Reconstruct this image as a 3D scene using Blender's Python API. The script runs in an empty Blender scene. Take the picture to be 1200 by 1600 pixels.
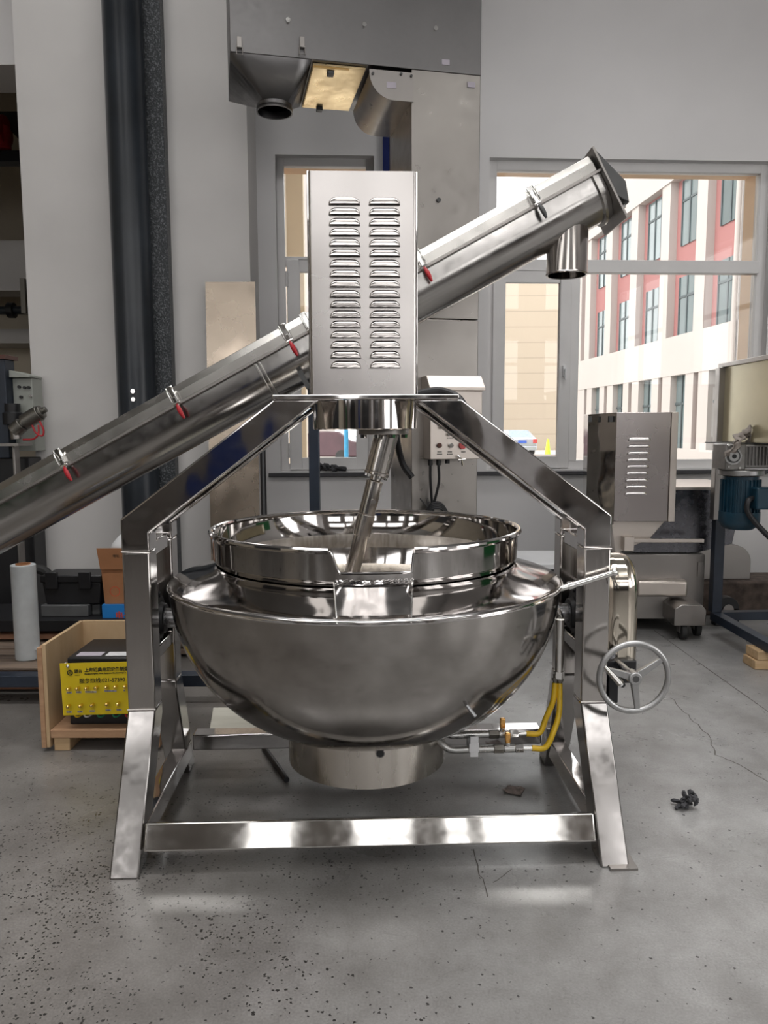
import bpy, bmesh, math, random
from mathutils import Vector, Matrix
random.seed(7)
S = bpy.context.scene
COL = S.collection
R = math.radians
PI = math.pi

# ------------------------------------------------------------ camera
F, PITCH, ROLL, EYE = 1200.0, R(6.2), R(0.25), 1.5
vf = Vector((0, math.cos(PITCH), -math.sin(PITCH)))
vu0 = Vector((0, math.sin(PITCH), math.cos(PITCH)))
vr0 = Vector((1, 0, 0))
vr = vr0*math.cos(ROLL) - vu0*math.sin(ROLL)
vu = vu0*math.cos(ROLL) + vr0*math.sin(ROLL)
cam = bpy.data.cameras.new('camera')
cam.sensor_fit = 'VERTICAL'; cam.sensor_height = 36.0; cam.lens = 36.0*F/1600.0
cam.clip_start = 0.05; cam.clip_end = 400
co = bpy.data.objects.new('camera', cam); COL.objects.link(co)
m3 = Matrix((vr, vu, -vf)).transposed()
co.matrix_world = Matrix.Translation((0, 0, EYE)) @ m3.to_4x4()
S.camera = co

# ------------------------------------------------------------ light and exposure
S.view_settings.view_transform = 'Standard'
S.view_settings.look = 'None'
S.view_settings.gamma = 1.0
S.view_settings.use_curve_mapping = False
S.view_settings.exposure = 0.32
S.render.film_transparent = False
S.cycles.max_bounces = 10
S.cycles.diffuse_bounces = 5
S.cycles.glossy_bounces = 6
S.cycles.transmission_bounces = 6
S.cycles.sample_clamp_indirect = 6.0
S.cycles.caustics_reflective = False
S.cycles.caustics_refractive = False
S.cycles.use_denoising = True
W = bpy.data.worlds.new('overcast_sky'); S.world = W; W.use_nodes = True
bgn = W.node_tree.nodes['Background']
bgn.inputs[0].default_value = (1.0, 0.985, 0.975, 1); bgn.inputs[1].default_value = 3.2
SUN_E, FILL_W = 1.5, 32.0
sd = bpy.data.lights.new('sun', 'SUN'); sd.energy = SUN_E; sd.angle = R(8); sd.color = (1, .95, .86)
so = bpy.data.objects.new('sun', sd); COL.objects.link(so)
so.rotation_euler = Vector((-0.8, -0.08, 0.62)).to_track_quat('Z', 'Y').to_euler()
def area(name, loc, size, power, direction, color=(1, 1, 1)):
    l = bpy.data.lights.new(name, 'AREA'); l.shape = 'RECTANGLE'
    l.size, l.size_y = size; l.energy = power; l.color = color
    o = bpy.data.objects.new(name, l); COL.objects.link(o); o.location = loc
    o.rotation_euler = (-Vector(direction)).to_track_quat('Z', 'Y').to_euler()
    return o
# added fill lamps under the closed ceiling, above and behind the camera
for sx in (-3.6, 0.2, 4.0):
    area('fill_light', (sx, -1.2, 6.42), (1.3, 5.0), FILL_W, (0, 0, -1), (1, .98, .95))
area('fill_light', (0.6, 1.9, 6.42), (8.0, 1.0), 95, (0, 0, -1), (1, .99, .98)).data.spread = R(105)  # added fill lamp for the floor around the kettle
area('fill_light', (0.8, 5.25, 6.42), (8.0, 0.5), 38, (0, 0, -1), (1, .99, .98)).data.spread = R(75)  # added fill lamp to brighten the back wall
# sampling portals in the window openings (they give off no light of their own)
for wx, wz_, ww, wh_ in ((-6.3, 2.95, 3.0, 1.6), (-.2, 2.95, 2.6, 1.6), (2.35, 2.95, 2.0, 1.6), (5.0, 2.95, 2.0, 1.6), (0, 5.05, 12.0, 1.2)):
    area('window_portal', (wx, -6.05, wz_), (ww, wh_), 1, (0, 1, 0)).data.cycles.is_portal = True
for wy in (-2.5, .9):
    area('window_portal', (6.15, wy, 2.75), (2.5, 3.5), 1, (-1, 0, 0)).data.cycles.is_portal = True
for wx, ww in ((-.5, .85), (2.05, 2.4)):
    area('window_portal', (wx, 6.95+wx*.052, 2.42), (ww, 2.55), 1, (0, -1, 0)).data.cycles.is_portal = True
# ------------------------------------------------------------ pixel rays (1200 x 1600 frame)
def ray(px, py): return vf*F + vr*(px-600) - vu*(py-800)
CAM = Vector((0, 0, EYE))
def WY(px, py, Y):
    d = ray(px, py); return CAM + d*(Y/d.y)
def WZ(px, py, Z):
    d = ray(px, py); return CAM + d*((Z-EYE)/d.z)
def local(px, py, M, off=0.0):
    """point on the plane y=off of the frame M, in that frame's coordinates"""
    Mi = M.inverted(); c = Mi @ CAM; d = (Mi.to_3x3() @ ray(px, py))
    return c + d*((off-c.y)/d.y)

# ------------------------------------------------------------ materials
def newmat(name):
    m = bpy.data.materials.new(name); m.use_nodes = True
    return m, m.node_tree.nodes, m.node_tree.links, m.node_tree.nodes['Principled BSDF']
def ramp(n, l, src, a, b, c0, c1):
    r = n.new('ShaderNodeValToRGB'); l.new(src, r.inputs[0])
    r.color_ramp.elements[0].position = a; r.color_ramp.elements[1].position = b
    r.color_ramp.elements[0].color = (*c0, 1); r.color_ramp.elements[1].color = (*c1, 1)
    return r.outputs[0]
def noise(n, l, scale, detail=4, stretch=(1, 1, 1), rough=.5):
    tc = n.new('ShaderNodeTexCoord'); mp = n.new('ShaderNodeMapping'); mp.inputs['Scale'].default_value = stretch
    l.new(tc.outputs['Object'], mp.inputs[0])
    t = n.new('ShaderNodeTexNoise'); t.inputs['Scale'].default_value = scale; t.inputs['Detail'].default_value = detail
    t.inputs['Roughness'].default_value = rough
    l.new(mp.outputs[0], t.inputs['Vector']); return t.outputs['Fac']
def bump(n, l, b, src, strength, dist=.01):
    bp = n.new('ShaderNodeBump'); bp.inputs['Strength'].default_value = strength; bp.inputs['Distance'].default_value = dist
    l.new(src, bp.inputs['Height']); l.new(bp.outputs[0], b.inputs['Normal']); return bp
def paint(name, col, rough=.5, metal=0.0, var=.12, scale=9, bmp=0.0, spec=None):
    m, n, l, b = newmat(name)
    f = noise(n, l, scale)
    c0 = tuple(max(0, c*(1-var)) for c in col); c1 = tuple(min(1, c*(1+var)) for c in col)
    l.new(ramp(n, l, f, .3, .7, c0, c1), b.inputs['Base Color'])
    b.inputs['Roughness'].default_value = rough; b.inputs['Metallic'].default_value = metal
    if spec is not None: b.inputs['Specular IOR Level'].default_value = spec
    if bmp: bump(n, l, b, noise(n, l, scale*6), bmp, .004)
    return m
def steel(name, col=(.62, .6, .575), r0=.1, r1=.2, stretch=(1, 1, 1), scale=30, wav=.0, wscale=3, brush=.0, tint=.06):
    m, n, l, b = newmat(name)
    b.inputs['Metallic'].default_value = 1
    f = noise(n, l, scale, 5, stretch)
    rr = n.new('ShaderNodeMapRange'); rr.inputs[1].default_value = .3; rr.inputs[2].default_value = .7
    rr.inputs[3].default_value = r0; rr.inputs[4].default_value = r1
    l.new(f, rr.inputs[0]); l.new(rr.outputs[0], b.inputs['Roughness'])
    g = noise(n, l, 2.5, 3)
    l.new(ramp(n, l, g, .3, .7, tuple(c*(1-tint) for c in col), tuple(min(1, c*(1+tint)) for c in col)), b.inputs['Base Color'])
    prev = None
    if wav:
        w = noise(n, l, wscale, 1)
        prev = bump(n, l, b, w, wav, .02)
    if brush:
        bp = n.new('ShaderNodeBump'); bp.inputs['Strength'].default_value = brush; bp.inputs['Distance'].default_value = .001
        l.new(f, bp.inputs['Height'])
        if prev: l.new(prev.outputs[0], bp.inputs['Normal'])
        l.new(bp.outputs[0], b.inputs['Normal'])
    return m
M = {}
M['polished'] = steel('polished_steel_tube', (.60, .58, .57), .05, .10, wav=.25, wscale=6)
M['bowl'] = steel('kettle_steel', (.37, .35, .332), .09, .16, (1, 1, 14), 12, wav=.04, wscale=3, brush=.05)
M['neck'] = steel('kettle_neck_steel', (.52, .50, .485), .04, .08, (1, 1, 8), 12, wav=.10, wscale=5)
M['inner'] = steel('kettle_inner_steel', (.68, .645, .60), .16, .26, (1, 1, .2), 60, brush=.05, wav=.1)
M['mirror'] = steel('mirror_steel', (.62, .60, .59), .04, .09, wav=.10, wscale=6)
M['satin'] = steel('satin_steel', (.66, .62, .60), .22, .34, (20, 1, 1), 14, wav=.10, wscale=3, brush=.06)
M['trough'] = steel('conveyor_steel', (.42, .405, .39), .14, .24, (1, 1, 1), 20, wav=.06, wscale=2.2)
M['sheetsteel'] = steel('duct_steel', (.34, .32, .30), .26, .4, (1, 1, 1), 12, wav=.05, wscale=2)
M['dullsteel'] = steel('dull_steel', (.33, .31, .295), .34, .46, (1, 1, 1), 12)
M['lean'] = steel('sheet_panel_steel', (.50, .42, .34), .2, .32, (1, 1, 1), 6, wav=.3, wscale=2)
M['alu'] = paint('cast_aluminium', (.42, .42, .42), .35, .85, .1, 30)
M['chrome'] = steel('chrome', (.75, .74, .72), .06, .12)
M['brass'] = steel('brass', (.80, .45, .15), .2, .3)
M['gold'] = steel('brass_plug', (.95, .70, .25), .18, .25)
M['wall'] = paint('painted_wall', (.76, .745, .745), .85, 0, .035, 1.3, .15)
M['column'] = paint('painted_column', (.66, .64, .625), .85, 0, .05, 1.5, .15)
M['beige'] = paint('beige_hall_wall', (.66, .59, .48), .85, 0, .05, 1.3, .1)
M['ceiling'] = paint('ceiling', (.42, .42, .42), .9)
M['rearwall'] = paint('rear_wall', (.20, .18, .165), .85)
M['paneldark'] = paint('dark_reflection_panel', (.02, .02, .022), .5)
M['panelgreen'] = paint('green_reflection_panel', (.02, .16, .05), .5)
M['panelblue'] = paint('blue_reflection_panel', (.02, .04, .16), .5)
M['frame'] = paint('window_frame', (.74, .725, .72), .4, 0, .04, 4)
M['sill'] = paint('dark_sill', (.05, .05, .055), .5)
M['pipe'] = paint('dark_pipe_paint', (.020, .025, .032), .32, 0, .3, 3)
M['granite'] = None
M['bluesteel'] = paint('dark_blue_paint', (.018, .026, .042), .4, 0, .3, 6)
M['black'] = paint('black_plastic', (.012, .012, .014), .42, 0, .2, 8)
M['rubber'] = paint('rubber', (.02, .02, .02), .7)
M['hose'] = paint('yellow_hose', (.78, .50, .02), .35, 0, .08, 30)
M['red'] = paint('red_plastic', (.45, .02, .03), .35)
M['redpanel'] = paint('red_button', (.5, .07, .07), .4)
M['darkgrey'] = paint('dark_grey_paint', (.07, .07, .07), .5)
M['greybox'] = paint('grey_box', (.115, .118, .12), .6)
M['cabinet'] = paint('grey_cabinet', (.36, .375, .34), .45, 0, .05, 5)
M['motor'] = paint('motor_blue', (.010, .045, .075), .38, 0, .2, 12)
M['gearbox'] = paint('cast_gearbox', (.26, .25, .24), .45, .6, .15, 20)
M['carton'] = paint('cardboard', (.38, .17, .075), .8, 0, .12, 6)
M['blueboxm'] = paint('blue_carton', (.015, .22, .62), .5, 0, .05, 6)
M['white'] = paint('white_plastic', (.75, .75, .76), .4, 0, .04, 8)
M['film'] = paint('stretch_film', (.72, .75, .76), .22, 0, .06, 14)
M['cream'] = paint('cream_tank', (.60, .53, .35), .3, .35, .08, 3)
M['yellow'] = paint('yellow_panel', (.76, .56, .015), .35, 0, .05, 8)
M['labelgrey'] = paint('label_strip', (.48, .44, .50), .5)
M['text'] = paint('print_black', (.012, .015, .01), .5)
M['textred'] = paint('print_red', (.75, .08, .03), .5)
M['scrap'] = paint('paper_scrap', (.22, .17, .15), .6, 0, .5, 60)
M['cloth'] = paint('grey_cloth', (.06, .06, .065), .9, 0, .5, 30)
M['rag'] = paint('rag', (.33, .29, .26), .85, 0, .25, 25)
M['brick'] = paint('rough_brown_stone', (.075, .055, .045), .9, 0, .5, 14, .5)
M['green'] = paint('green_wire', (.02, .25, .12), .4)
M['whitewall_out'] = paint('facade_cream', (.37, .335, .315), .8, 0, .03, .4)
M['facade_red'] = paint('facade_red', (.27, .115, .11), .8, 0, .06, .5)
M['far_beige'] = None
M['glass_out'] = paint('facade_glass', (.12, .15, .155), .12, 0, .25, .3)
M['mullion_out'] = paint('facade_mullion', (.05, .065, .07), .5)
M['asphalt'] = paint('yard_ground', (.46, .44, .41), .9, 0, .08, .6)
M['reveal'] = paint('outer_reveal', (.82, .62, .44), .8, 0, .06, 3)
M['carsilver'] = paint('silver_car', (.42, .45, .50), .3, .4, .05, 2)
M['carred'] = paint('dark_red_car', (.05, .02, .025), .3, .2, .2, 2)
M['carglass'] = paint('car_glass', (.22, .28, .33), .1)
M['bluepole'] = paint('blue_pole', (.02, .20, .36), .4)
M['bluestrip'] = paint('blue_trunking', (.01, .02, .12), .4)
M['bark'] = paint('branch', (.16, .12, .10), .9)
M['hivis'] = paint('hivis', (.55, .75, .05), .5)
M['plateblue'] = paint('number_plate', (.05, .12, .5), .4)

def mat_wood(name, c0, c1, stretch=(1, 1, 1), sc=6, knots=False):
    m, n, l, b = newmat(name)
    f = noise(n, l, sc, 8, stretch, .65)
    base = ramp(n, l, f, .3, .72, c0, c1)
    if knots:
        tc = n.new('ShaderNodeTexCoord'); v = n.new('ShaderNodeTexVoronoi'); v.inputs['Scale'].default_value = 4.2
        l.new(tc.outputs['Object'], v.inputs['Vector'])
        k = ramp(n, l, v.outputs['Distance'], .05, .12, (.28, .13, .05), (1, 1, 1))
        mx = n.new('ShaderNodeMix'); mx.data_type = 'RGBA'; mx.blend_type = 'MULTIPLY'; mx.inputs[0].default_value = 1
        l.new(base, mx.inputs[6]); l.new(k, mx.inputs[7]); base = mx.outputs[2]
    l.new(base, b.inputs['Base Color']); b.inputs['Roughness'].default_value = .7
    bump(n, l, b, f, .15, .003)
    return m
M['plywood'] = mat_wood('crate_plywood', (.50, .34, .19), (.62, .45, .27), (2, 2, .5), 4, True)
M['pine'] = mat_wood('pine_batten', (.36, .20, .11), (.55, .34, .20), (.6, 4, 4), 6)
M['oldwood'] = mat_wood('weathered_wood', (.10, .075, .06), (.26, .19, .14), (.5, 6, 6), 7)
M['orangewood'] = mat_wood('orange_batten', (.22, .10, .055), (.34, .17, .10), (.5, 6, 6), 7)
M['blockwood'] = mat_wood('timber_block', (.50, .33, .17), (.70, .50, .30), (.5, 6, 6), 5)
M['board'] = mat_wood('pale_board', (.55, .53, .45), (.72, .70, .62), (.7, 3, 1), 3)

def mat_granite():
    m, n, l, b = newmat('speckled_dark_edge')
    tc = n.new('ShaderNodeTexCoord'); v = n.new('ShaderNodeTexNoise'); v.inputs['Scale'].default_value = 90; v.inputs['Detail'].default_value = 4
    l.new(tc.outputs['Object'], v.inputs['Vector'])
    l.new(ramp(n, l, v.outputs['Fac'], .5, .72, (.022, .026, .030), (.16, .17, .18)), b.inputs['Base Color'])
    b.inputs['Roughness'].default_value = .35
    bump(n, l, b, v.outputs['Fac'], .6, .01)
    return m
M['granite'] = mat_granite()

def mat_farbeige():
    m, n, l, b = newmat('far_beige_cladding')
    tc = n.new('ShaderNodeTexCoord'); sp = n.new('ShaderNodeSeparateXYZ'); l.new(tc.outputs['Object'], sp.inputs[0])
    md = n.new('ShaderNodeMath'); md.operation = 'WRAP'; md.inputs[1].default_value = 1.05; md.inputs[2].default_value = 0
    l.new(sp.outputs['Z'], md.inputs[0])
    c = ramp(n, l, md.outputs[0], .045, .06, (.31, .265, .21), (.42, .355, .275))
    l.new(c, b.inputs['Base Color']); b.inputs['Roughness'].default_value = .9
    return m
M['far_beige'] = mat_farbeige()

def mat_concrete():
    m, n, l, b = newmat('polished_concrete')
    tc = n.new('ShaderNodeTexCoord')
    def nz(scale, det=6, rough=.55, vec=None, dist=0):
        t = n.new('ShaderNodeTexNoise'); t.inputs['Scale'].default_value = scale; t.inputs['Detail'].default_value = det
        t.inputs['Roughness'].default_value = rough; t.inputs['Distortion'].default_value = dist
        l.new(vec or tc.outputs['Object'], t.inputs['Vector']); return t.outputs['Fac']
    def mul(a, bb, fac=1.0):
        mx = n.new('ShaderNodeMix'); mx.data_type = 'RGBA'; mx.blend_type = 'MULTIPLY'; mx.inputs[0].default_value = fac
        l.new(a, mx.inputs[6]); l.new(bb, mx.inputs[7]); return mx.outputs[2]
    big = ramp(n, l, nz(1.1, 7, .6), .32, .70, (.19, .183, .177), (.385, .381, .377))
    med = ramp(n, l, nz(5, 8, .7, dist=.4), .35, .68, (.80, .79, .78), (1.08, 1.08, 1.08))
    fine = ramp(n, l, nz(140, 3), .3, .7, (.86, .86, .86), (1.1, 1.1, 1.1))
    c = mul(mul(big, med), fine)
    # aggregate specks, denser towards the worn front-left area
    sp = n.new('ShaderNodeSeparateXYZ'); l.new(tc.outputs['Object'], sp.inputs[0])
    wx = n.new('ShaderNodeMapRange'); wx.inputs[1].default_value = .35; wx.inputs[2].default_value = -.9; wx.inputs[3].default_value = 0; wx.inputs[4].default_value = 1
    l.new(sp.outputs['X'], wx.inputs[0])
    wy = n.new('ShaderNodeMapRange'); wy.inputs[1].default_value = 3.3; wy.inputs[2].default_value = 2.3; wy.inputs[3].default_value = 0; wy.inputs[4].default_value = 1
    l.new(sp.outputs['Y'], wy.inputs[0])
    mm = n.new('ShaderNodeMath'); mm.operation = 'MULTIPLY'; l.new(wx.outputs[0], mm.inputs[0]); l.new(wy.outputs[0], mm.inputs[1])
    pn = n.new('ShaderNodeMath'); pn.operation = 'MULTIPLY_ADD'; pn.inputs[1].default_value = 1.1; pn.inputs[2].default_value = .0
    l.new(mm.outputs[0], pn.inputs[0])
    patch = n.new('ShaderNodeMapRange'); patch.inputs[1].default_value = .38; patch.inputs[2].default_value = .66
    l.new(nz(2.6, 3), patch.inputs[0])
    dens = n.new('ShaderNodeMath'); dens.operation = 'MULTIPLY'; l.new(pn.outputs[0], dens.inputs[0]); l.new(patch.outputs[0], dens.inputs[1])
    dens2 = n.new('ShaderNodeMath'); dens2.operation = 'ADD'; dens2.inputs[1].default_value = .035; l.new(dens.outputs[0], dens2.inputs[0])
    wv = n.new('ShaderNodeTexNoise'); wv.inputs['Scale'].default_value = 120; l.new(tc.outputs['Object'], wv.inputs['Vector'])
    wa = n.new('ShaderNodeMixRGB'); wa.blend_type = 'ADD'; wa.inputs[0].default_value = .012; l.new(tc.outputs['Object'], wa.inputs[1]); l.new(wv.outputs['Color'], wa.inputs[2])
    vo = n.new('ShaderNodeTexVoronoi'); vo.inputs['Scale'].default_value = 95; l.new(wa.outputs[0], vo.inputs['Vector'])
    vs_ = n.new('ShaderNodeSeparateColor'); l.new(vo.outputs['Color'], vs_.inputs[0])
    vt = n.new('ShaderNodeMath'); vt.operation = 'MULTIPLY_ADD'; vt.inputs[1].default_value = .42; vt.inputs[2].default_value = .06; l.new(vs_.outputs[0], vt.inputs[0])
    wn = n.new('ShaderNodeTexWhiteNoise'); l.new(vo.outputs['Color'], wn.inputs['Vector'])
    lt = n.new('ShaderNodeMath'); lt.operation = 'LESS_THAN'; l.new(wn.outputs['Value'], lt.inputs[0]); l.new(dens2.outputs[0], lt.inputs[1])
    near = n.new('ShaderNodeMath'); near.operation = 'LESS_THAN'; l.new(vt.outputs[0], near.inputs[1]); l.new(vo.outputs['Distance'], near.inputs[0])
    mk = n.new('ShaderNodeMath'); mk.operation = 'MULTIPLY'; l.new(lt.outputs[0], mk.inputs[0]); l.new(near.outputs[0], mk.inputs[1])
    mx = n.new('ShaderNodeMix'); mx.data_type = 'RGBA'; l.new(mk.outputs[0], mx.inputs[0]); l.new(c, mx.inputs[6]); mx.inputs[7].default_value = (.035, .033, .032, 1)
    # worn brownish film where the specks show
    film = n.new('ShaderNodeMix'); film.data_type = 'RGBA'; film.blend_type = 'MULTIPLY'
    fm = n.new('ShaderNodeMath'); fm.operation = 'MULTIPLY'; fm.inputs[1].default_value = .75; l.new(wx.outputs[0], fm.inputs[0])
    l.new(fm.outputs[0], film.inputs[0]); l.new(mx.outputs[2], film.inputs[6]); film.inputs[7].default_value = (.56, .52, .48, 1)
    # paler swept strip and a crack
    scr = nz(3.0, 2, .5, dist=2.5)
    ln = n.new('ShaderNodeMath'); ln.operation = 'SUBTRACT'; ln.inputs[1].default_value = .5; l.new(scr, ln.inputs[0])
    ab = n.new('ShaderNodeMath'); ab.operation = 'ABSOLUTE'; l.new(ln.outputs[0], ab.inputs[0])
    scol = ramp(n, l, ab.outputs[0], .0, .004, (.80, .80, .80), (1, 1, 1))
    l.new(mul(film.outputs[2], scol, .8), b.inputs['Base Color'])
    rr = n.new('ShaderNodeMapRange'); rr.inputs[1].default_value = .3; rr.inputs[2].default_value = .7
    rr.inputs[3].default_value = .24; rr.inputs[4].default_value = .42; l.new(nz(3.2, 5), rr.inputs[0]); l.new(rr.outputs[0], b.inputs['Roughness'])
    b.inputs['Specular IOR Level'].default_value = .6
    bump(n, l, b, nz(35, 6), .12, .004)
    return m
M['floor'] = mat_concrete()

def mat_glass():
    m, n, l, b = newmat('window_glass')
    out = n['Material Output']
    tr = n.new('ShaderNodeBsdfTransparent'); tr.inputs[0].default_value = (.95, .96, .96, 1)
    gl = n.new('ShaderNodeBsdfGlossy'); gl.inputs['Roughness'].default_value = .02
    fr = n.new('ShaderNodeFresnel'); fr.inputs[0].default_value = 1.35
    mx = n.new('ShaderNodeMixShader'); l.new(fr.outputs[0], mx.inputs[0]); l.new(tr.outputs[0], mx.inputs[1]); l.new(gl.outputs[0], mx.inputs[2])
    l.new(mx.outputs[0], out.inputs[0]); return m
M['glass'] = mat_glass()

# ------------------------------------------------------------ mesh helpers
class MB:
    def __init__(s, mtx=None):
        s.v = []; s.f = []; s.m = mtx
    def add(s, vs, fs, mtx=None):
        b = len(s.v)
        for p in vs:
            p = Vector(p)
            if mtx is not None: p = mtx @ p
            if s.m is not None: p = s.m @ p
            s.v.append(p)
        s.f += [tuple(b+i for i in f) for f in fs]
    def box(s, x0, x1, y0, y1, z0, z1, mtx=None):
        s.add([(x0,y0,z0),(x1,y0,z0),(x1,y1,z0),(x0,y1,z0),(x0,y0,z1),(x1,y0,z1),(x1,y1,z1),(x0,y1,z1)],
              [(0,3,2,1),(4,5,6,7),(0,1,5,4),(1,2,6,5),(2,3,7,6),(3,0,4,7)], mtx)
    def prism(s, poly, axis, a, b, mtx=None):
        """poly: 2D points; axis 'y' -> poly in xz, 'x' -> poly in yz, 'z' -> poly in xy"""
        def P(p, t):
            return {'y': (p[0], t, p[1]), 'x': (t, p[0], p[1]), 'z': (p[0], p[1], t)}[axis]
        k = len(poly)
        vs = [P(p, a) for p in poly] + [P(p, b) for p in poly]
        fs = [tuple(range(k)), tuple(range(2*k-1, k-1, -1))] + [(i, i+k, (i+1) % k+k, (i+1) % k) for i in range(k)]
        s.add(vs, fs, mtx)
    def cyl(s, p0, p1, r0, r1=None, n=24, caps=True):
        p0 = Vector(p0); p1 = Vector(p1); r1 = r0 if r1 is None else r1
        d = (p1-p0).normalized(); a = d.orthogonal().normalized(); c = d.cross(a)
        vs = []
        for p, r in ((p0, r0), (p1, r1)):
            for i in range(n):
                t = 2*PI*i/n; vs.append(p + a*math.cos(t)*r + c*math.sin(t)*r)
        fs = [(i, (i+1) % n, (i+1) % n+n, i+n) for i in range(n)]
        if caps: fs += [tuple(range(n-1, -1, -1)), tuple(range(n, 2*n))]
        s.add(vs, fs)
    def tube(s, pts, r, n=12, closed=False, caps=True):
        pts = [Vector(p) for p in pts]; k = len(pts)
        vs = []; prev = None
        for i, p in enumerate(pts):
            if closed: t = (pts[(i+1) % k]-pts[i-1]).normalized()
            else: t = ((pts[i+1]-p) if i == 0 else (p-pts[i-1]) if i == k-1 else (pts[i+1]-pts[i-1])).normalized()
            if prev is None: a = t.orthogonal().normalized()
            else: a = (prev - t*prev.dot(t)).normalized()
            prev = a; c = t.cross(a)
            rr = r[i] if isinstance(r, (list, tuple)) else r
            for j in range(n):
                q = 2*PI*j/n; vs.append(p + a*math.cos(q)*rr + c*math.sin(q)*rr)
        fs = []
        for i in range(k if closed else k-1):
            for j in range(n):
                a0 = i*n+j; a1 = i*n+(j+1) % n; b0 = ((i+1) % k)*n+j; b1 = ((i+1) % k)*n+(j+1) % n
                fs.append((a0, a1, b1, b0))
        if caps and not closed: fs += [tuple(range(n-1, -1, -1)), tuple(range((k-1)*n, k*n))]
        s.add(vs, fs)
    def lathe(s, prof, c=(0, 0), n=96, a0=0, a1=2*PI, mtx=None):
        full = abs(a1-a0-2*PI) < 1e-6; m = n if full else n+1
        vs = []
        for i in range(m):
            t = a0+(a1-a0)*i/n
            for r, z in prof: vs.append((c[0]+r*math.cos(t), c[1]+r*math.sin(t), z))
        k = len(prof); fs = []
        for i in range(n):
            for j in range(k-1):
                a = i*k+j; b = ((i+1) % m)*k+j
                fs.append((a, b, b+1, a+1))
        s.add(vs, fs, mtx)
    def sphere(s, c, r, n=12, sc=(1, 1, 1)):
        vs = []; fs = []
        for i in range(n+1):
            t = PI*i/n
            for j in range(2*n):
                q = PI*j/n; vs.append((c[0]+r*sc[0]*math.sin(t)*math.cos(q), c[1]+r*sc[1]*math.sin(t)*math.sin(q), c[2]+r*sc[2]*math.cos(t)))
        for i in range(n):
            for j in range(2*n):
                fs.append((i*2*n+j, (i+1)*2*n+j, (i+1)*2*n+(j+1) % (2*n), i*2*n+(j+1) % (2*n)))
        s.add(vs, fs)
    def build(s, name, mat, parent=None, bevel=0, smooth=35, seg=2, fix=True):
        me = bpy.data.meshes.new(name); me.from_pydata([tuple(v) for v in s.v], [], s.f)
        bm = bmesh.new(); bm.from_mesh(me)
        bmesh.ops.remove_doubles(bm, verts=bm.verts, dist=1e-6)
        if fix: bmesh.ops.recalc_face_normals(bm, faces=bm.faces)
        bm.to_mesh(me); bm.free()
        me.materials.append(mat)
        if smooth:
            me.polygons.foreach_set('use_smooth', [True]*len(me.polygons))
            me.set_sharp_from_angle(angle=R(smooth))
        o = bpy.data.objects.new(name, me); COL.objects.link(o)
        if parent is not None: o.parent = parent
        if bevel:
            b = o.modifiers.new('bevel', 'BEVEL'); b.width = bevel; b.segments = seg; b.limit_method = 'ANGLE'; b.angle_limit = R(50)
            b.harden_normals = False
        return o
def tag(o, label=None, cat=None, group=None, kind=None):
    if label: o['label'] = label
    if cat: o['category'] = cat
    if group: o['group'] = group
    if kind: o['kind'] = kind
    return o
def thing(name, label, cat, loc=(0, 0, 0), rz=0, group=None):
    o = bpy.data.objects.new(name, None); COL.objects.link(o); o.empty_display_size = .1
    o.location = loc; o.rotation_euler = (0, 0, rz); tag(o, label, cat, group); return o
def struct(o): o['kind'] = 'structure'; return o
def mtx(loc, rz): return Matrix.Translation(loc) @ Matrix.Rotation(rz, 4, 'Z')
def text(name, s, size, mat, parent, M4, align='CENTER', sx=1.0, thick=.0004, bold=0):
    cu = bpy.data.curves.new(name, 'FONT'); cu.body = s; cu.size = size; cu.align_x = align; cu.align_y = 'CENTER'
    cu.extrude = thick; cu.offset = bold
    o = bpy.data.objects.new(name, cu); COL.objects.link(o)
    bpy.context.view_layer.update()
    me = bpy.data.meshes.new_from_object(o.evaluated_get(bpy.context.evaluated_depsgraph_get()))
    bpy.data.objects.remove(o)
    me.transform(M4 @ Matrix.Diagonal((sx, 1, 1, 1))); me.materials.clear(); me.materials.append(mat)
    r = bpy.data.objects.new(name, me); COL.objects.link(r)
    if parent is not None: r.parent = parent
    return r
FACE = Matrix.Rotation(PI/2, 4, 'X')      # lettering upright, facing -y
def arc(cx, cz, r, a0, a1, n=10):
    return [(cx+r*math.cos(a0+(a1-a0)*i/n), cz+r*math.sin(a0+(a1-a0)*i/n)) for i in range(n+1)]
def smoothpath(pts, n=8):
    P = [Vector(p) for p in pts]; P = [P[0]*2-P[1]] + P + [P[-1]*2-P[-2]]; out = []
    for i in range(1, len(P)-2):
        for k in range(n):
            t = k/n; a, b, c, d = P[i-1:i+3]
            out.append(.5*((2*b)+(c-a)*t+(2*a-5*b+4*c-d)*t*t+(3*b-a-3*c+d)*t**3))
    out.append(P[-2]); return out
M['glowtint'] = steel('glow_tinted_hatch_steel', (.85, .66, .38), .25, .4, (1, 1, 1), 8, wav=.3, wscale=8)  # yellow of a warm reflection put into the steel colour
M['satin2'] = steel('control_box_steel', (.66, .60, .55), .36, .46, (1, 1, 1), 20)
M['satin3'] = steel('cover_steel', (.46, .445, .42), .2, .3, (1, 1, 1), 10, wav=.1)
M['mirror2'] = steel('spout_steel', (.62, .58, .55), .10, .2, (14, 14, .3), 10, brush=.1, wav=.1, wscale=5)
M['darkred'] = paint('dark_red_button', (.08, .02, .01), .3)
M['post'] = steel('post_steel', (.50, .475, .455), .13, .22, (8, 8, .4), 14, wav=.06, wscale=3, brush=.05)
M['legsteel'] = steel('leg_steel', (.35, .335, .325), .12, .2, wav=.10, wscale=5)
M['barsteel'] = steel('crossbar_steel', (.70, .68, .65), .05, .09, wav=.05, wscale=4)
M['shoulder'] = steel('shoulder_steel', (.52, .50, .49), .05, .12, wav=.18, wscale=5)
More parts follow.
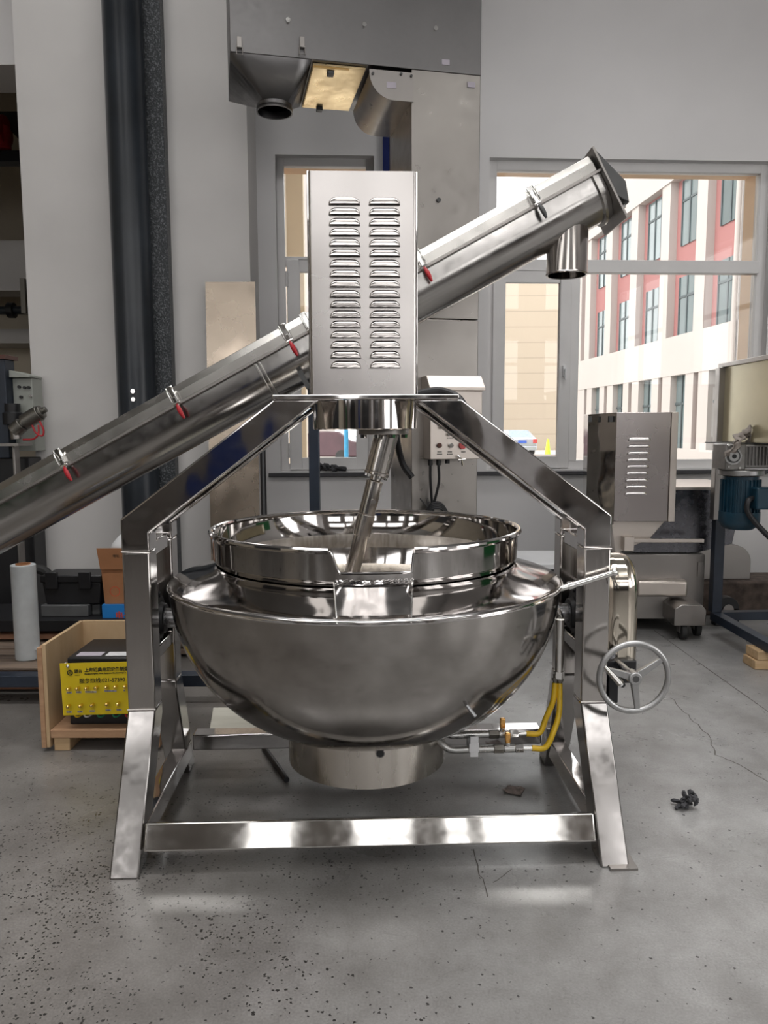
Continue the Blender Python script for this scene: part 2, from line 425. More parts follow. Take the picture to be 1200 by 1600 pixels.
M['skirt'] = steel('skirt_steel', (.62, .58, .53), .2, .3, (1, 1, .2), 30, brush=.05)
M['gearshaft'] = steel('shaft_steel', (.36, .36, .37), .22, .34)
M['galv'] = steel('galvanised_pipe', (.50, .50, .49), .22, .36)
M['darkgalv'] = steel('dark_iron', (.22, .21, .19), .35, .5)
M['covergold'] = steel('gear_cover_steel', (.68, .62, .53), .07, .14, wav=.06, wscale=3)
M['housing'] = steel('motor_cover_steel', (.50, .475, .46), .25, .28, (1, 1, 1), 3, wav=.12, wscale=2.2)
M['louver'] = steel('louver_steel', (.52, .49, .47), .12, .14)
M['louver2'] = steel('louver_bright_steel', (.62, .60, .59), .16, .24)
M['sleeve'] = steel('sleeve_steel', (.58, .55, .52), .14, .22, (1, 1, .3), 40, brush=.08)
M['darkmirror'] = steel('dark_trough_steel', (.20, .20, .22), .2, .32)
M['boxsteel'] = steel('motor_box_steel', (.48, .44, .43), .24, .30, (1, 1, 1), 3)
M['headsteel'] = steel('head_box_steel', (.20, .195, .195), .34, .46)
M['crack'] = paint('crack_dirt', (.10, .09, .08), .9)
# ============================================================ the hall
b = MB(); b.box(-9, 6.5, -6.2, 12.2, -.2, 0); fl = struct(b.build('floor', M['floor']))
WM = mtx((0, 6.45, 0), R(3))           # the window wall
def wl(px, py, off=.08): return local(px, py, WM, off)
w1x0, w1x1, w2x0, w2x1, wz0, wz1 = -.86, -.068, .87, 3.25, 1.148, 3.68
b = MB(WM)
for x0, x1, z0, z1 in ((-1.6, w1x0, 0, 6.5), (w1x0, w1x1, 0, wz0), (w1x0, w1x1, wz1, 6.5), (w1x1, w2x0, 0, 6.5),
                       (w2x0, w2x1, 0, wz0), (w2x0, w2x1, wz1, 6.5), (w2x1, 6.6, 0, 6.5)):
    b.box(x0, x1, 0, .30, z0, z1)
struct(b.build('wall_back', M['wall'], bevel=0, smooth=0))
b = MB(WM)                                # outer render and reveals
for x0, x1, z0, z1 in ((-1.6, w1x0, 0, 7), (w1x0, w1x1, 0, wz0-.02), (w1x0, w1x1, wz1, 7), (w1x1, w2x0, 0, 7),
                       (w2x0, w2x1, 0, wz0-.02), (w2x0, w2x1, wz1, 7), (w2x1, 6.6, 0, 7)):
    b.box(x0, x1, .302, .48, z0, z1)
struct(b.build('wall_back_outer', M['reveal'], smooth=0))
for x0, x1 in ((w1x0, w1x1), (w2x0, w2x1)):
    b = MB(WM); b.box(x0-.10, x1+.08, -.035, .10, wz0-.045, wz0-.012); struct(b.build('trim_1', M['sill'], bevel=.004))
# side, rear walls and ceiling of the hall
b = MB(); b.box(6.2, 6.5, -6.2, 7.2, 0, 1.0); b.box(6.2, 6.5, -6.2, 7.2, 4.5, 6.5)
for y0, y1 in ((-6.2, -3.7), (-1.3, -.3), (2.1, 7.2)): b.box(6.2, 6.5, y0, y1, 1.0, 4.5)
struct(b.build('wall_right', M['wall'], smooth=0))
for y0, y1 in ((-3.7, -1.3), (-.3, 2.1)):
    b = MB()
    for a in (y0+.03, (y0+y1)/2, y1-.03): b.box(6.3, 6.38, a-.035, a+.035, 1.0, 4.5)
    for z in (1.03, 3.4, 4.47): b.box(6.3, 6.38, y0, y1, z-.035, z+.035)
    struct(b.build('window_4', M['frame'], smooth=0))
b = MB(); b.box(-9.3, -9, -6.2, 12.2, 0, 6.5); struct(b.build('wall_left', M['beige'], smooth=0))
b = MB(); b.box(-9, -1.2, 12.0, 12.2, 0, 6.5); struct(b.build('wall_far_left', M['beige'], smooth=0))
b = MB(); b.box(-1.75, -1.45, 6.75, 12.0, 0, 6.5); struct(b.build('wall_far_right', M['beige'], smooth=0))
b = MB(); b.box(-9.3, 6.5, -6.2, 12.2, 6.5, 6.7); struct(b.build('ceiling', M['ceiling'], smooth=0))
b = MB(); zz = (2.15, 3.75)
b.box(-9, 6.2, -6.4, -6.1, 0, zz[0]); b.box(-9, 6.2, -6.4, -6.1, zz[1], 4.45); b.box(-9, 6.2, -6.4, -6.1, 5.65, 6.5)
for x in (-9, -6, -3, 0, 3, 5.9): b.box(x, x+.3, -6.4, -6.1, 4.45, 5.65)
xs = [-9, -7.8, -4.8, -3.4, -2.9, -1.45, -.7, .1, 1.0, 1.4, 1.85, 2.0, 3.2, 3.9, 6.0, 6.2]
for i in range(0, len(xs), 2): b.box(xs[i], xs[i+1], -6.4, -6.1, zz[0], zz[1])
struct(b.build('wall_rear', M['rearwall'], smooth=0))
for i in range(1, 15, 2):
    b = MB(); x0, x1 = xs[i], xs[i+1]
    for a in (x0+.03, (x0+x1)/2, x1-.03): b.box(a-.035, a+.035, -6.25, -6.18, *zz)
    for z in (zz[0]+.03, 3.1, zz[1]-.03): b.box(x0, x1, -6.25, -6.18, z-.035, z+.035)
    struct(b.build('window_3', M['frame'], smooth=0))
# unseen door-sized panels and columns, added behind the camera for reflections in the steel
for i, (x0, x1, mm_) in enumerate(((-7.6, -6.2, 'panelgreen'), (-5.2, -3.2, 'paneldark'), (-2.0, -1.3, 'panelblue'), (-.6, 1.6, 'paneldark'), (2.4, 3.0, 'white'), (3.6, 5.2, 'paneldark'))):
    b = MB(); b.box(x0, x1, -6.1, -6.04, 0, 2.05); struct(b.build('door_%d' % (i+1), M[mm_], bevel=.01))
for x, y in ((-3.9, -2.6), (4.0, -2.6)):
    b = MB(); b.box(x-.22, x+.22, y-.22, y+.22, 0, 6.5); struct(b.build('reflection_pillar', M['rearwall'], smooth=0))
b = MB(); b.box(6.12, 6.2, 3.0, 4.6, 0, 2.6); struct(b.build('door_7', M['panelgreen'], bevel=.01))  # unseen green panel, added for coloured reflections
b = MB(); b.box(-9.0, -8.92, -3.0, 1.0, 0, 3.2); struct(b.build('door_8', M['paneldark'], bevel=.01))  # unseen dark panel, added for reflections
# ------------------------------------------------------------ window frames
def rect_frame(b, x0, x1, z0, z1, t, y0, y1):
    b.box(x0, x0+t, y0, y1, z0, z1); b.box(x1-t, x1, y0, y1, z0, z1)
    b.box(x0+t, x1-t, y0, y1, z0, z0+t); b.box(x0+t, x1-t, y0, y1, z1-t, z1)
def pane(name, x0, x1, z0, z1, y, parent):
    b = MB(WM); b.box(x0, x1, y, y+.006, z0, z1); return b.build(name, M['glass'], parent, smooth=0)
# window 1 (narrow, partly behind the motor cover)
b = MB(WM); rect_frame(b, w1x0, w1x1, wz0, wz1, .062, .07, .14); b.box(w1x0+.062, w1x1-.062, .07, .14, 2.83, 2.905)
f1 = struct(b.build('window_1', M['frame'], bevel=.004))
b = MB(WM); rect_frame(b, w1x0+.075, w1x1-.06, wz0+.012, 2.875, .10, .045, .09); b.build('window_sash', M['frame'], f1, bevel=.005)
b = MB(WM)
for z in (2.72, 1.32): b.cyl((w1x0+.075, .04, z-.06), (w1x0+.075, .04, z+.06), .011, n=12)
b.build('sash_hinge', M['frame'], f1)
pane('window_pane', w1x0+.05, w1x1-.05, 2.9, wz1-.05, .10, f1); pane('window_pane', w1x0+.16, w1x1-.15, wz0+.1, 2.80, .06, f1)
# window 2 (wide): fixed light above, opening sash and fixed light below
b = MB(WM); rect_frame(b, w2x0, w2x1, wz0, wz1, .075, .07, .14)
b.box(w2x0+.06, w2x1-.06, .06, .14, 2.79, 2.895)
b.box(1.56, 1.66, .07, .14, wz0+.06, 2.79)
f2 = struct(b.build('window_2', M['frame'], bevel=.004))
b = MB(WM); rect_frame(b, w2x0+.05, 1.585, wz0+.012, 2.80, .10, .045, .09); b.build('window_sash', M['frame'], f2, bevel=.005)
b = MB(WM); b.box(1.515, 1.545, .02, .045, 1.93, 2.02); b.tube([(1.53, .03, 1.99), (1.53, .005, 1.99), (1.53, .0, 1.90)], .008, 8)
b.build('window_handle', M['white'], f2, bevel=.003)
pane('window_pane', w2x0+.06, w2x1-.06, 2.88, wz1-.06, .10, f2); pane('window_pane', w2x0+.13, 1.50, wz0+.1, 2.72, .06, f2)
pane('window_pane', 1.65, w2x1-.06, wz0+.06, 2.80, .10, f2)
# ------------------------------------------------------------ column with its recess
cx0, cx1 = WY(18, 0, 6.0).x, WY(385, 160, 6.0).x
b = MB(); b.box(cx0, cx1, 6.0, 6.9, 0, 6.5); struct(b.build('wall_column', M['column'], smooth=0))
# far bay seen left of the column: beams
b = MB(); b.box(-9, -2.9, 10.5, 11.0, 3.35, 4.0); b.box(-9, -2.9, 11.3, 12.0, 2.75, 2.95); struct(b.build('wall_far_beam', M['column'], smooth=0))
b = MB(); b.box(-9, cx0, 6.3, 6.8, 4.32, 6.5); struct(b.build('wall_lintel', M['wall'], smooth=0))

# ============================================================ outside
b = MB(); b.box(-60, 60, 7.6, 90, -.25, -.05); struct(b.build('yard_floor', M['asphalt'], smooth=0))
b = MB(); b.box(-60, 60, 40.8, 41.0, -.05, .10); struct(b.build('trim_kerb', M['whitewall_out'], smooth=0))
# beige shed far behind
t = tag(MB().build('far_building', M['far_beige']), 'plain beige clad building behind the parked silver car', 'building')
bpy.data.objects.remove(t)
b = MB(); b.box(6.9, 13.2, 54, 60, -.05, 11.8); t = tag(b.build('clad_building', M['far_beige'], smooth=0), 'plain beige building with horizontal joints behind the silver car', 'building')
b = MB(); b.box(6.2, 6.9, 53.9, 60, -.05, 12.4); b.build('corner_pilaster', M['whitewall_out'], t, smooth=0)
# office building: facade along y, facing -x
FX = 12.5
OM = Matrix.Translation((FX, 0, 0)) @ Matrix.Rotation(R(4.2), 4, 'Z')
t = thing('office_building', 'cream and red office building with tall dark framed windows, outside the wide window', 'building')
Y0, Y1 = 15.5, 39.4
b = MB(OM); b.box(.34, 8, Y0, Y1, -.1, 13.5); b.build('core_wall', M['facade_red'], t, smooth=0)
b = MB(OM)
b.box(0, .6, Y0, Y1, 3.35, 4.75); b.box(0, .6, Y0, Y1, 10.3, 12.3); b.box(0, .6, Y0, Y1, -.1, .75); b.build('spandrel_band', M['whitewall_out'], t, smooth=0)
bays = [16.6, 19.0, 21.6, 24.4, 27.2, 30.1, 32.9, 35.6]
for i, y in enumerate(bays):
    # ground floor
    b = MB(OM); b.box(.02, .6, y+1.15, y+1.85, .75, 3.35); b.box(.02, .6, y+2.2, y+2.8 if i < 7 else y+3.2, .75, 3.35); b.build('ground_pier', M['whitewall_out'], t, smooth=0)
    b = MB(OM); b.box(.25, .6, y, y+1.15, .75, 3.35); wn = b.build('facade_window', M['glass_out'], t, smooth=0)
    b = MB(OM); b.box(.21, .26, y+.02, y+.10, .75, 3.35); b.box(.21, .26, y+.6, y+.68, .75, 3.35); b.box(.21, .26, y, y+1.15, 2.3, 2.38); b.build('mullion', M['mullion_out'], wn, smooth=0)
    b = MB(OM); b.box(.56, .62, y+1.85, y+2.2, .75, 3.35); b.build('recess_panel', M['whitewall_out'], t, smooth=0)
    # upper pilaster
    b = MB(OM); b.box(.05, .6, y+1.75, y+2.45, 4.75, 10.3); b.build('pilaster', M['whitewall_out'], t, smooth=0)
    for z0, z1 in ((4.75, 6.85), (7.95, 10.2)):
        b = MB(OM); b.box(.30, .38, y+.05, y+1.3, z0, z1); wn = b.build('facade_window', M['glass_out'], t, smooth=0)
        b = MB(OM); b.box(.27, .32, y+.05, y+.12, z0, z1); b.box(.27, .32, y+.62, y+.70, z0, z1); b.box(.27, .32, y+.05, y+1.3, z1-.75, z1-.67); b.box(.27, .32, y+1.23, y+1.3, z0, z1)
        b.build('mullion', M['mullion_out'], wn, smooth=0)
b = MB(OM); b.box(.05, .6, 38.6, 39.4, -.1, 12.3); b.build('corner_pier', M['whitewall_out'], t, smooth=0)
b = MB(OM); b.cyl((-.1, 23.9, 0), (-.1, 23.9, 12.5), .08, n=12); b.build('downpipe', M['whitewall_out'], t)
# apartment house far left (seen in the narrow window)
t = thing('apartment_house', 'pale apartment house with small dark windows, seen through the narrow window', 'building')
b = MB(); b.box(-9.2, -3.4, 46, 54, -.05, 22); b.build('house_wall', M['whitewall_out'], t, smooth=0)
b = MB(); b.box(-9.2, -3.4, 45.8, 46.0, 6.5, 8.0); b.build('red_band', M['facade_red'], t, smooth=0)
for c in range(2):
    for r_ in range(5):
        z = 9.2+r_*2.6; x = -5.55+c*1.5
        b = MB(); b.box(x, x+.55, 45.9, 46.0, z, z+1.3); wn = b.build('house_window', M['glass_out'], t, smooth=0)
        if c == 0 and r_ in (1, 3):
            b = MB(); b.box(x-.95, x-.25, 45.55, 45.98, z-.1, z+.5); b.build('air_conditioner', M['cabinet'], t, smooth=0)
# cars, cone, pole, tree
def car(name, label, cx, cy, paintm, rz=0, hatch=False):
    t = thing(name, label, 'car', (cx, cy, -.05), rz)
    # body section in yz swept over x, narrowed at the roof
    prof = [(-2.1, .30), (-2.15, .62), (-2.08, .95), (-1.75, 1.0), (-1.05, 1.42), (.35, 1.44), (1.1, .98), (2.0, .82), (2.15, .5), (2.1, .28)]
    bw = MB(); vs = []; n = len(prof)
    for sx in (-1, 1):
        for y, z in prof: vs.append((sx*(.86 if z < 1.05 else .62), y, z))
    bw.add(vs, [tuple(range(n)), tuple(range(2*n-1, n-1, -1))]+[(i, (i+1) % n, (i+1) % n+n, i+n) for i in range(n)])
    bw.build('body', paintm, t, bevel=.06, seg=3)
    g = MB(); g.add([(-.68, -1.70, 1.03), (.68, -1.70, 1.03), (.55, -1.10, 1.405), (-.55, -1.10, 1.405), (-.68, -1.65, 1.0), (.68, -1.65, 1.0), (.55, -1.05, 1.38), (-.55, -1.05, 1.38)],
          [(0, 1, 2, 3), (7, 6, 5, 4), (0, 4, 5, 1), (1, 5, 6, 2), (2, 6, 7, 3), (3, 7, 4, 0)]); 
    g.build('rear_window', M['carglass'], t)
    for sx in (-1, 1):
        k = MB(); k.box(sx*.74-.12, sx*.74+.12, -2.17, -2.05, .68, .93); k.build('tail_light', M['redpanel'], t, bevel=.03)
        for y in (-1.3, 1.3):
            k = MB(); k.cyl((sx*.88, y, .30), (sx*.66, y, .30), .31, n=24); k.build('wheel', M['rubber'], t, bevel=.02)
    k = MB(); k.box(-.24, .24, -2.19, -2.15, .70, .84); k.build('number_plate', M['plateblue'], t)
    k = MB(); k.box(-.84, .84, -2.22, -2.0, .28, .52); k.build('bumper', paintm, t, bevel=.05)
    return t
p = WY(812, 707, 44.0); car('parked_car', 'silver saloon car parked before the beige building, seen from behind', p.x, 46, M['carsilver'], R(3))
p = WY(510, 700, 34); car('parked_car', 'dark red car outside the narrow window beside a blue pole', p.x-.3, 36, M['carred'], R(70))
p = WY(856, 703, 42.0); t = thing('traffic_cone', 'small yellow-green reflective traffic cone on the yard near the silver car', 'cone', (p.x, p.y, -.05))
b = MB(); b.cyl((0, 0, .05), (0, 0, .95), .17, .06, n=16); b.build('cone_body', M['hivis'], t); b = MB(); b.box(-.3, .3, -.3, .3, 0, .06); b.build('cone_base', M['black'], t)
p = WY(541, 690, 28.0); b = MB(); b.cyl((p.x, p.y, -.05), (p.x, p.y, 2.6), .08, n=14); tag(b.build('bollard_pole', M['bluepole']), 'blue pole standing on the yard outside the narrow window', 'pole')
t = thing('bare_tree', 'bare thin tree with leafless twigs outside the narrow window', 'tree', (-2.6, 13.0, -.05))
b = MB(); b.tube([(0, 0, 0), (.05, 0, 1.5), (.1, .1, 3.2), (.02, .1, 5.2)], [.06, .05, .035, .015], 8); b.build('trunk', M['bark'], t)
random.seed(4); b = MB()
for i in range(26):
    z = 1.0+i*.17; a = random.uniform(-.5, .5)+(0 if i % 2 else PI); L = random.uniform(.7, 1.3)
    p0 = Vector((.07, .05, z)); p1 = p0+Vector((math.cos(a)*L*.5, math.sin(a)*L*.3, L*.35)); p2 = p1+Vector((math.cos(a)*L*.5, math.sin(a)*.2, L*random.uniform(-.1, .5)))
    b.tube([p0, p1, p2], [.014, .009, .004], 5); b.tube([p1, p1+Vector((math.cos(a)*.1+.1, .1, .4*L))], [.007, .003], 5)
b.build('branch', M['bark'], t)

# joint and cracks in the slab
def crack(pts, w0):
    P = [WZ(a, c, 0) for a, c in pts]; b = MB(); vs = []; Q = []
    random.seed(int(pts[0][0]))
    for i in range(len(P)-1):
        for k in range(6):
            q = P[i].lerp(P[i+1], k/6); Q.append(q+Vector((random.uniform(-1, 1), random.uniform(-1, 1), 0))*w0*(2.5 if w0 < .0035 else .2))
    Q.append(P[-1])
    for i, q in enumerate(Q):
        t_ = (Q[min(i+1, len(Q)-1)]-Q[max(i-1, 0)]).normalized(); n_ = Vector((-t_.y, t_.x, 0))*w0*random.uniform(.5, 1)
        vs += [q-n_+Vector((0, 0, .0008)), q+n_+Vector((0, 0, .0008))]
    b.add(vs, [(2*i, 2*i+1, 2*i+3, 2*i+2) for i in range(len(Q)-1)]); struct(b.build('trim_3', M['crack'], smooth=0))
crack([(1022, 985), (1090, 1034), (1200, 1112)], .004)
crack([(1048, 1090), (1075, 1118), (1105, 1148), (1120, 1180), (1160, 1198), (1200, 1222)], .003)
crack([(738, 1326), (748, 1360), (762, 1402)], .002)
crack([(772, 1380), (800, 1358)], .0018)
# ============================================================ things on the walls
# drain pipe with the dark speckled strip beside it
pxl, pxr = WY(161, 0, 5.86), WY(222, 0, 5.86); xc = (pxl.x+pxr.x)/2-.0; r = (pxr.x-pxl.x)/2
t = thing('drain_pipe', 'thick dark blue-grey vertical pipe in front of the pale column', 'pipe', (xc, 5.84, 0))
b = MB(); b.cyl((0, 0, 0), (0, 0, 6.5), r, n=40); b.build('pipe', M['pipe'], t)
b = MB(); b.box(r*.75, r+.115, .05, .155, 0, 6.5); b.build('backing_strip', M['granite'], t, bevel=.006)
for z in (1.72, 1.78):
    b = MB(); b.cyl((.02, -r-.018, z), (.02, -r+.01, z), .016, n=12); b.build('bolt', M['chrome'], t)
# steel sheet leaning on the column
a, c = WY(313, 408, 5.78), WY(393, 411, 5.78)
t = thing('steel_sheet', 'brushed steel sheet leaning upright against the pale column', 'panel', (0, 0, 0))
b = MB(); x0, x1 = a.x, c.x
b.add([(x0, 5.92, 2.60), (x1, 5.92, 2.60), (x1+.03, 5.70, .0), (x0+.03, 5.70, .0), (x0, 5.925, 2.60), (x1, 5.925, 2.60), (x1+.03, 5.705, .0), (x0+.03, 5.705, .0)],
      [(0, 1, 2, 3), (7, 6, 5, 4), (0, 4, 5, 1), (1, 5, 6, 2), (2, 6, 7, 3), (3, 7, 4, 0)]); b.build('sheet', M['lean'], t, smooth=0)
b = MB(); b.cyl((x0-.03, 5.93, 1.66), (x0+.02, 5.93, 1.66), .014, n=10); b.build('lug', M['black'], t)
# thin black rod leaning against the wall
p0 = WY(409, 700, 5.9); p1 = WY(427, 850, 5.4)
b = MB(); b.tube([(p0.x, 5.95, p0.z+.2), (p0.x+.10, 5.3, 0)], .022, 10); tag(b.build('black_bar', M['black']), 'thin black bar leaning against the wall behind the kettle', 'bar')
# blue trunking behind the hoods
b = MB(WM); q = wl(603, 240, -.03); b.box(q.x-.025, q.x+.025, -.05, .0, 2.4, 3.9); b.box(q.x+.03, q.x+.10, -.03, .0, 2.4, 3.9)
tag(b.build('cable_trunking', M['bluestrip']), 'narrow dark blue strip on the wall above the motor cover', 'trunking')
# crumpled dark cloth on the sill of the narrow window
random.seed(3)
q = wl(517, 726, -.0)
t = thing('crumpled_cloth', 'crumpled dark grey cloth lying on the narrow window sill', 'cloth', tuple(WM @ Vector((q.x, -.0, wz0-.012))))
b = MB()
for i in range(7):
    pts = [(-.13+.04*k+random.uniform(-.02, .02), random.uniform(-.03, .03), .018+abs(math.sin(k*1.3+i))*.06*(1-.11*k)) for k in range(7)]
    b.tube(smoothpath(pts, 4), [.012+.006*math.sin(j*.9) for j in range(25)], 7)
b.build('cloth', M['cloth'], t)
# ============================================================ bucket elevator with hoods (yawed 12 degrees)
EM = mtx((.2, 5.0, 0), R(12))
def el(px, py, off=0): return local(px, py, EM, off)
t = thing('bucket_elevator', 'tall stainless steel elevator with hoods overhead and control box, by the windows', 'machine', (.2, 5.0, 0), R(12))
b = MB(); b.box(-.02, .428, 0, .62, 0, 2.195); b.build('lower_casing', M['sheetsteel'], t, bevel=.004)
b = MB(); b.box(-.02, .428, 0, .62, 2.2, 3.70); b.build('upper_casing', M['sheetsteel'], t, bevel=.004)
b = MB(); b.box(-1.115, .43, -.004, .70, 3.70, 5.3); b.build('head_box', M['headsteel'], t, bevel=.004)
for px, py in ((450, 33), (569, 40), (680, 46)):
    q = el(px, py); b = MB(); b.cyl((q.x, -.004, q.z), (q.x, -.018, q.z), .014, n=12); b.build('bolt', M['chrome'], t)
for px, py in ((685, 313),):
    q = el(px, py); b = MB(); b.cyl((q.x, 0, q.z), (q.x, -.014, q.z), .014, n=12); b.build('bolt', M['darkgrey'], t)
for px, py, rz in ((696, 98, 0), (736, 133, 0)):
    q = el(px, py); b = MB(); b.box(q.x-.025, q.x+.025, -.007, -.004 if py < 120 else 0, q.z-.016, q.z+.016); b.build('sticker', M['labelgrey'], t)
# funnel hood
x0, x1, zt = -1.115, -.636, 3.70
b = MB(); n = 32; c = (-.835, .35); rb = .108
top = []; bot = []; 
for i in range(n):
    a = 2*PI*i/n+PI/4
    cx_, sx_ = math.cos(a), math.sin(a); k = 1/max(abs(cx_), abs(sx_))
    top.append(((x0+x1)/2+cx_*k*(x1-x0)/2, .345+sx_*k*.345, zt)); bot.append((c[0]+cx_*rb, c[1]+sx_*rb, 3.56))
b.add(top+bot, [(i, (i+1) % n, (i+1) % n+n, i+n) for i in range(n)]); b.lathe([(rb, 3.56), (rb, 3.515), (rb+.008, 3.515), (rb+.008, 3.535)], c, 32)
o = b.build('funnel', M['headsteel'], t, smooth=30); md = o.modifiers.new('solid', 'SOLIDIFY'); md.thickness = .003
# hatch in the underside; its warm reflection is painted into the colour
b = MB(); b.box(-.625, -.30, .03, .66, 3.685, 3.698); hh = b.build('hatch', M['glowtint'], t, bevel=.002)
b = MB(); b.box(-.62, -.40, .05, .64, 3.676, 3.685); b.build('hatch_cover', M['glowtint'], hh)
for yy in (.06, .60):
    b = MB(); b.box(-.53, -.49, yy, yy+.05, 3.655, 3.678); b.build('hatch_latch', M['darkgrey'], hh, bevel=.004)
# curved chute
b = MB(); pr = [(-.012, 3.665), (-.012, 3.51), (-.13, 3.51)]+arc(-.13, 3.66, .15, -PI/2, -PI, 12)+[(-.28, 3.665)]
b.prism(pr, 'y', -.002, .60); ch = b.build('curved_chute', M['sheetsteel'], t, smooth=30)
b = MB(); pr2 = [(-.008, 3.675), (-.008, 3.505), (-.13, 3.505)]+arc(-.13, 3.66, .155, -PI/2, -PI, 12)+[(-.285, 3.675)]
b.prism(pr2, 'y', -.008, -.003); b.build('end_plate', M['dullsteel'], ch, smooth=30)
for px, py in ((582, 116), (642, 120), (626, 117)):
    q = el(px, py); b = MB(); b.cyl((q.x, -.008, q.z), (q.x, -.018, q.z), .008, n=10); b.build('bolt', M['darkgrey'], ch)
b = MB(); q = el(611, 134); b.box(q.x-.03, q.x+.03, -.010, -.008, q.z-.018, q.z+.018); b.build('sticker', M['labelgrey'], ch)
# toggle latches on the head box
for px in (374, 472):
    q = el(px, 72, -.02); b = MB(); b.box(q.x-.014, q.x+.014, -.03, -.004, q.z-.01, q.z+.05)
    b.tube([(q.x-.016, -.02, q.z), (q.x-.018, -.02, q.z-.045), (q.x+.018, -.02, q.z-.045), (q.x+.016, -.02, q.z)], .004, 6); b.build('toggle_latch', M['dullsteel'], t, bevel=.003)
# control box
b = MB(); b.box(.057, .40, -.17, -.0, 1.305, 1.735); cb = b.build('control_box', M['satin2'], t, bevel=.004)
b = MB(); b.prism([(-.20, 1.735), (-.20, 1.755), (-.12, 1.83), (0, 1.83), (0, 1.735)], 'x', .045, .41); b.build('rain_hood', M['satin2'], cb, bevel=.003)
def q_el(px, py): return el(px, py, -.17)
for px, py, mm_, rr in ((686, 696, 'darkred', .016), (704, 696, 'chrome', .016), (722, 696, 'redpanel', .024), (688, 667, 'chrome', .014), (701, 678, 'chrome', .014)):
    q = q_el(px, py); b = MB(); b.cyl((q.x, -.17, q.z), (q.x, -.188, q.z), rr, n=20); b.build('push_button' if mm_ != 'redpanel' else 'emergency_button', M[mm_], cb, bevel=.003)
for px, py, s in ((687, 705, '故障指示'), (687, 709, 'FAULT'), (703, 705, '电源开关'), (703, 709, 'POWER'), (722, 705, 'STOP'), (702, 684, 'RUN')):
    pass
for px, py, w_ in ((687, 706, .03), (687, 709.5, .036), (703, 706, .03), (703, 709.5, .036), (724, 706, .03), (703, 684.5, .04)):
    q = q_el(px, py); b = MB(); 
    for k in range(4): b.box(q.x-w_/2+k*w_/4, q.x-w_/2+(k+.8)*w_/4, -.1712, -.17, q.z-.003, q.z+.003)
    b.build('button_label', M['text'], cb)
q = q_el(719, 716); b = MB(); b.cyl((q.x, -.19, q.z-.02), (q.x, -.12, q.z), .012, n=12); b.tube([(q.x-.025, -.19, q.z+.02), (q.x, -.19, q.z), (q.x+.01, -.19, q.z-.045)], .006, 8); b.tube([(q.x+.03, -.19, q.z-.005), (q.x-.02, -.19, q.z-.01)], .006, 8)
b.build('cock', M['chrome'], cb)
for px in (677, 690):
    q = q_el(px, 720); b = MB(); b.cyl((q.x, -.1, 1.305), (q.x, -.1, 1.265), .015, n=12); b.build('cable_gland', M['black'], cb)
    q2 = q_el(683, 800); b = MB(); b.tube(smoothpath([(q.x, -.1, 1.27), (q.x+.005, -.09, 1.15), (q2.x, -.07, .98), (q2.x+.02, -.07, .93)], 6), .009, 8); b.build('cable', M['black'], cb)
q = q_el(704, 718); b = MB(); b.cyl((q.x, -.1, 1.305), (q.x, -.1, 1.275), .015, n=12); b.build('cable_gland', M['black'], cb)
q2 = q_el(683, 800); b = MB()
for k in range(4): 
    b.tube(smoothpath([(q2.x-.05, -.06, .93+.01*k), (q2.x, -.08, .985+.012*k), (q2.x+.07, -.07, .97+.01*k), (q2.x+.12, -.06, .88), (q2.x, -.06, .80+.01*k), (q2.x-.06, -.06, .86), (q2.x-.05, -.06, .93+.01*k)], 6), .008, 8)
b.build('cable_coil', M['black'], cb)
b = MB()
for k in range(8):
    b.tube([(q2.x-.03, -.07, .99), (q2.x-.03+random.uniform(-.06, .03), -.07-.02*random.random(), .99+random.uniform(.02, .09))], .003, 5)
b.build('cable_strand', M['darkgrey'], cb)

# ============================================================ screw conveyor
CY = 4.1; yf = CY-.15
A0, B0 = WY(0, 753, yf), WY(925, 239, yf)
dv = (B0-A0); Lx = dv.length; d = dv.normalized(); nrm = Vector((d.z, 0, -d.x))   # nrm: down-right
SC = Matrix((( d.x, 0, nrm.x, A0.x), (0, 1, 0, CY), (d.z, 0, nrm.z, A0.z), (0, 0, 0, 1)))   # s along x, y depth, t downwards
t = thing('screw_conveyor', 'long inclined stainless steel screw conveyor passing behind the kettle stand', 'conveyor', (-.35, CY, 0))
TI = Matrix.Translation((-.35, CY, 0)).inverted()
SCl = TI @ SC
s0 = -1.15
def sect(b, poly, a, e): b.prism(poly, 'x', a, e, SCl)
u = [(-.143, .097), (-.143, .165)]+[(.143*math.cos(a), .165+.143*math.sin(a)) for a in [PI-PI*i/24 for i in range(1, 24)]]+[(.143, .165), (.143, .097)]
b = MB(); sect(b, u, s0, Lx-.004); b.build('trough', M['trough'], t, smooth=30)
b = MB(); b.box(s0, Lx, -.168, .168, .086, .100, SCl); b.build('flange', M['dullsteel'], t, bevel=.002)
cov = [(-.150, .085), (-.150, .038), (-.128, .0), (.128, .0), (.150, .038), (.150, .085)]
cuts = [s0, WY(268, 612, yf).x, WY(92, 712, yf).x]
def s_of(px, py): q = WY(px, py, yf); return (q-A0).dot(d)
cut = [s0, s_of(92, 710), s_of(265, 612), s_of(487, 490), s_of(655, 410), s_of(827, 300), Lx-.01]
for i in range(6):
    b = MB(); sect(b, cov, cut[i]+.004, cut[i+1]-.004); b.build('cover', M['satin3'], t, bevel=.003, smooth=30)
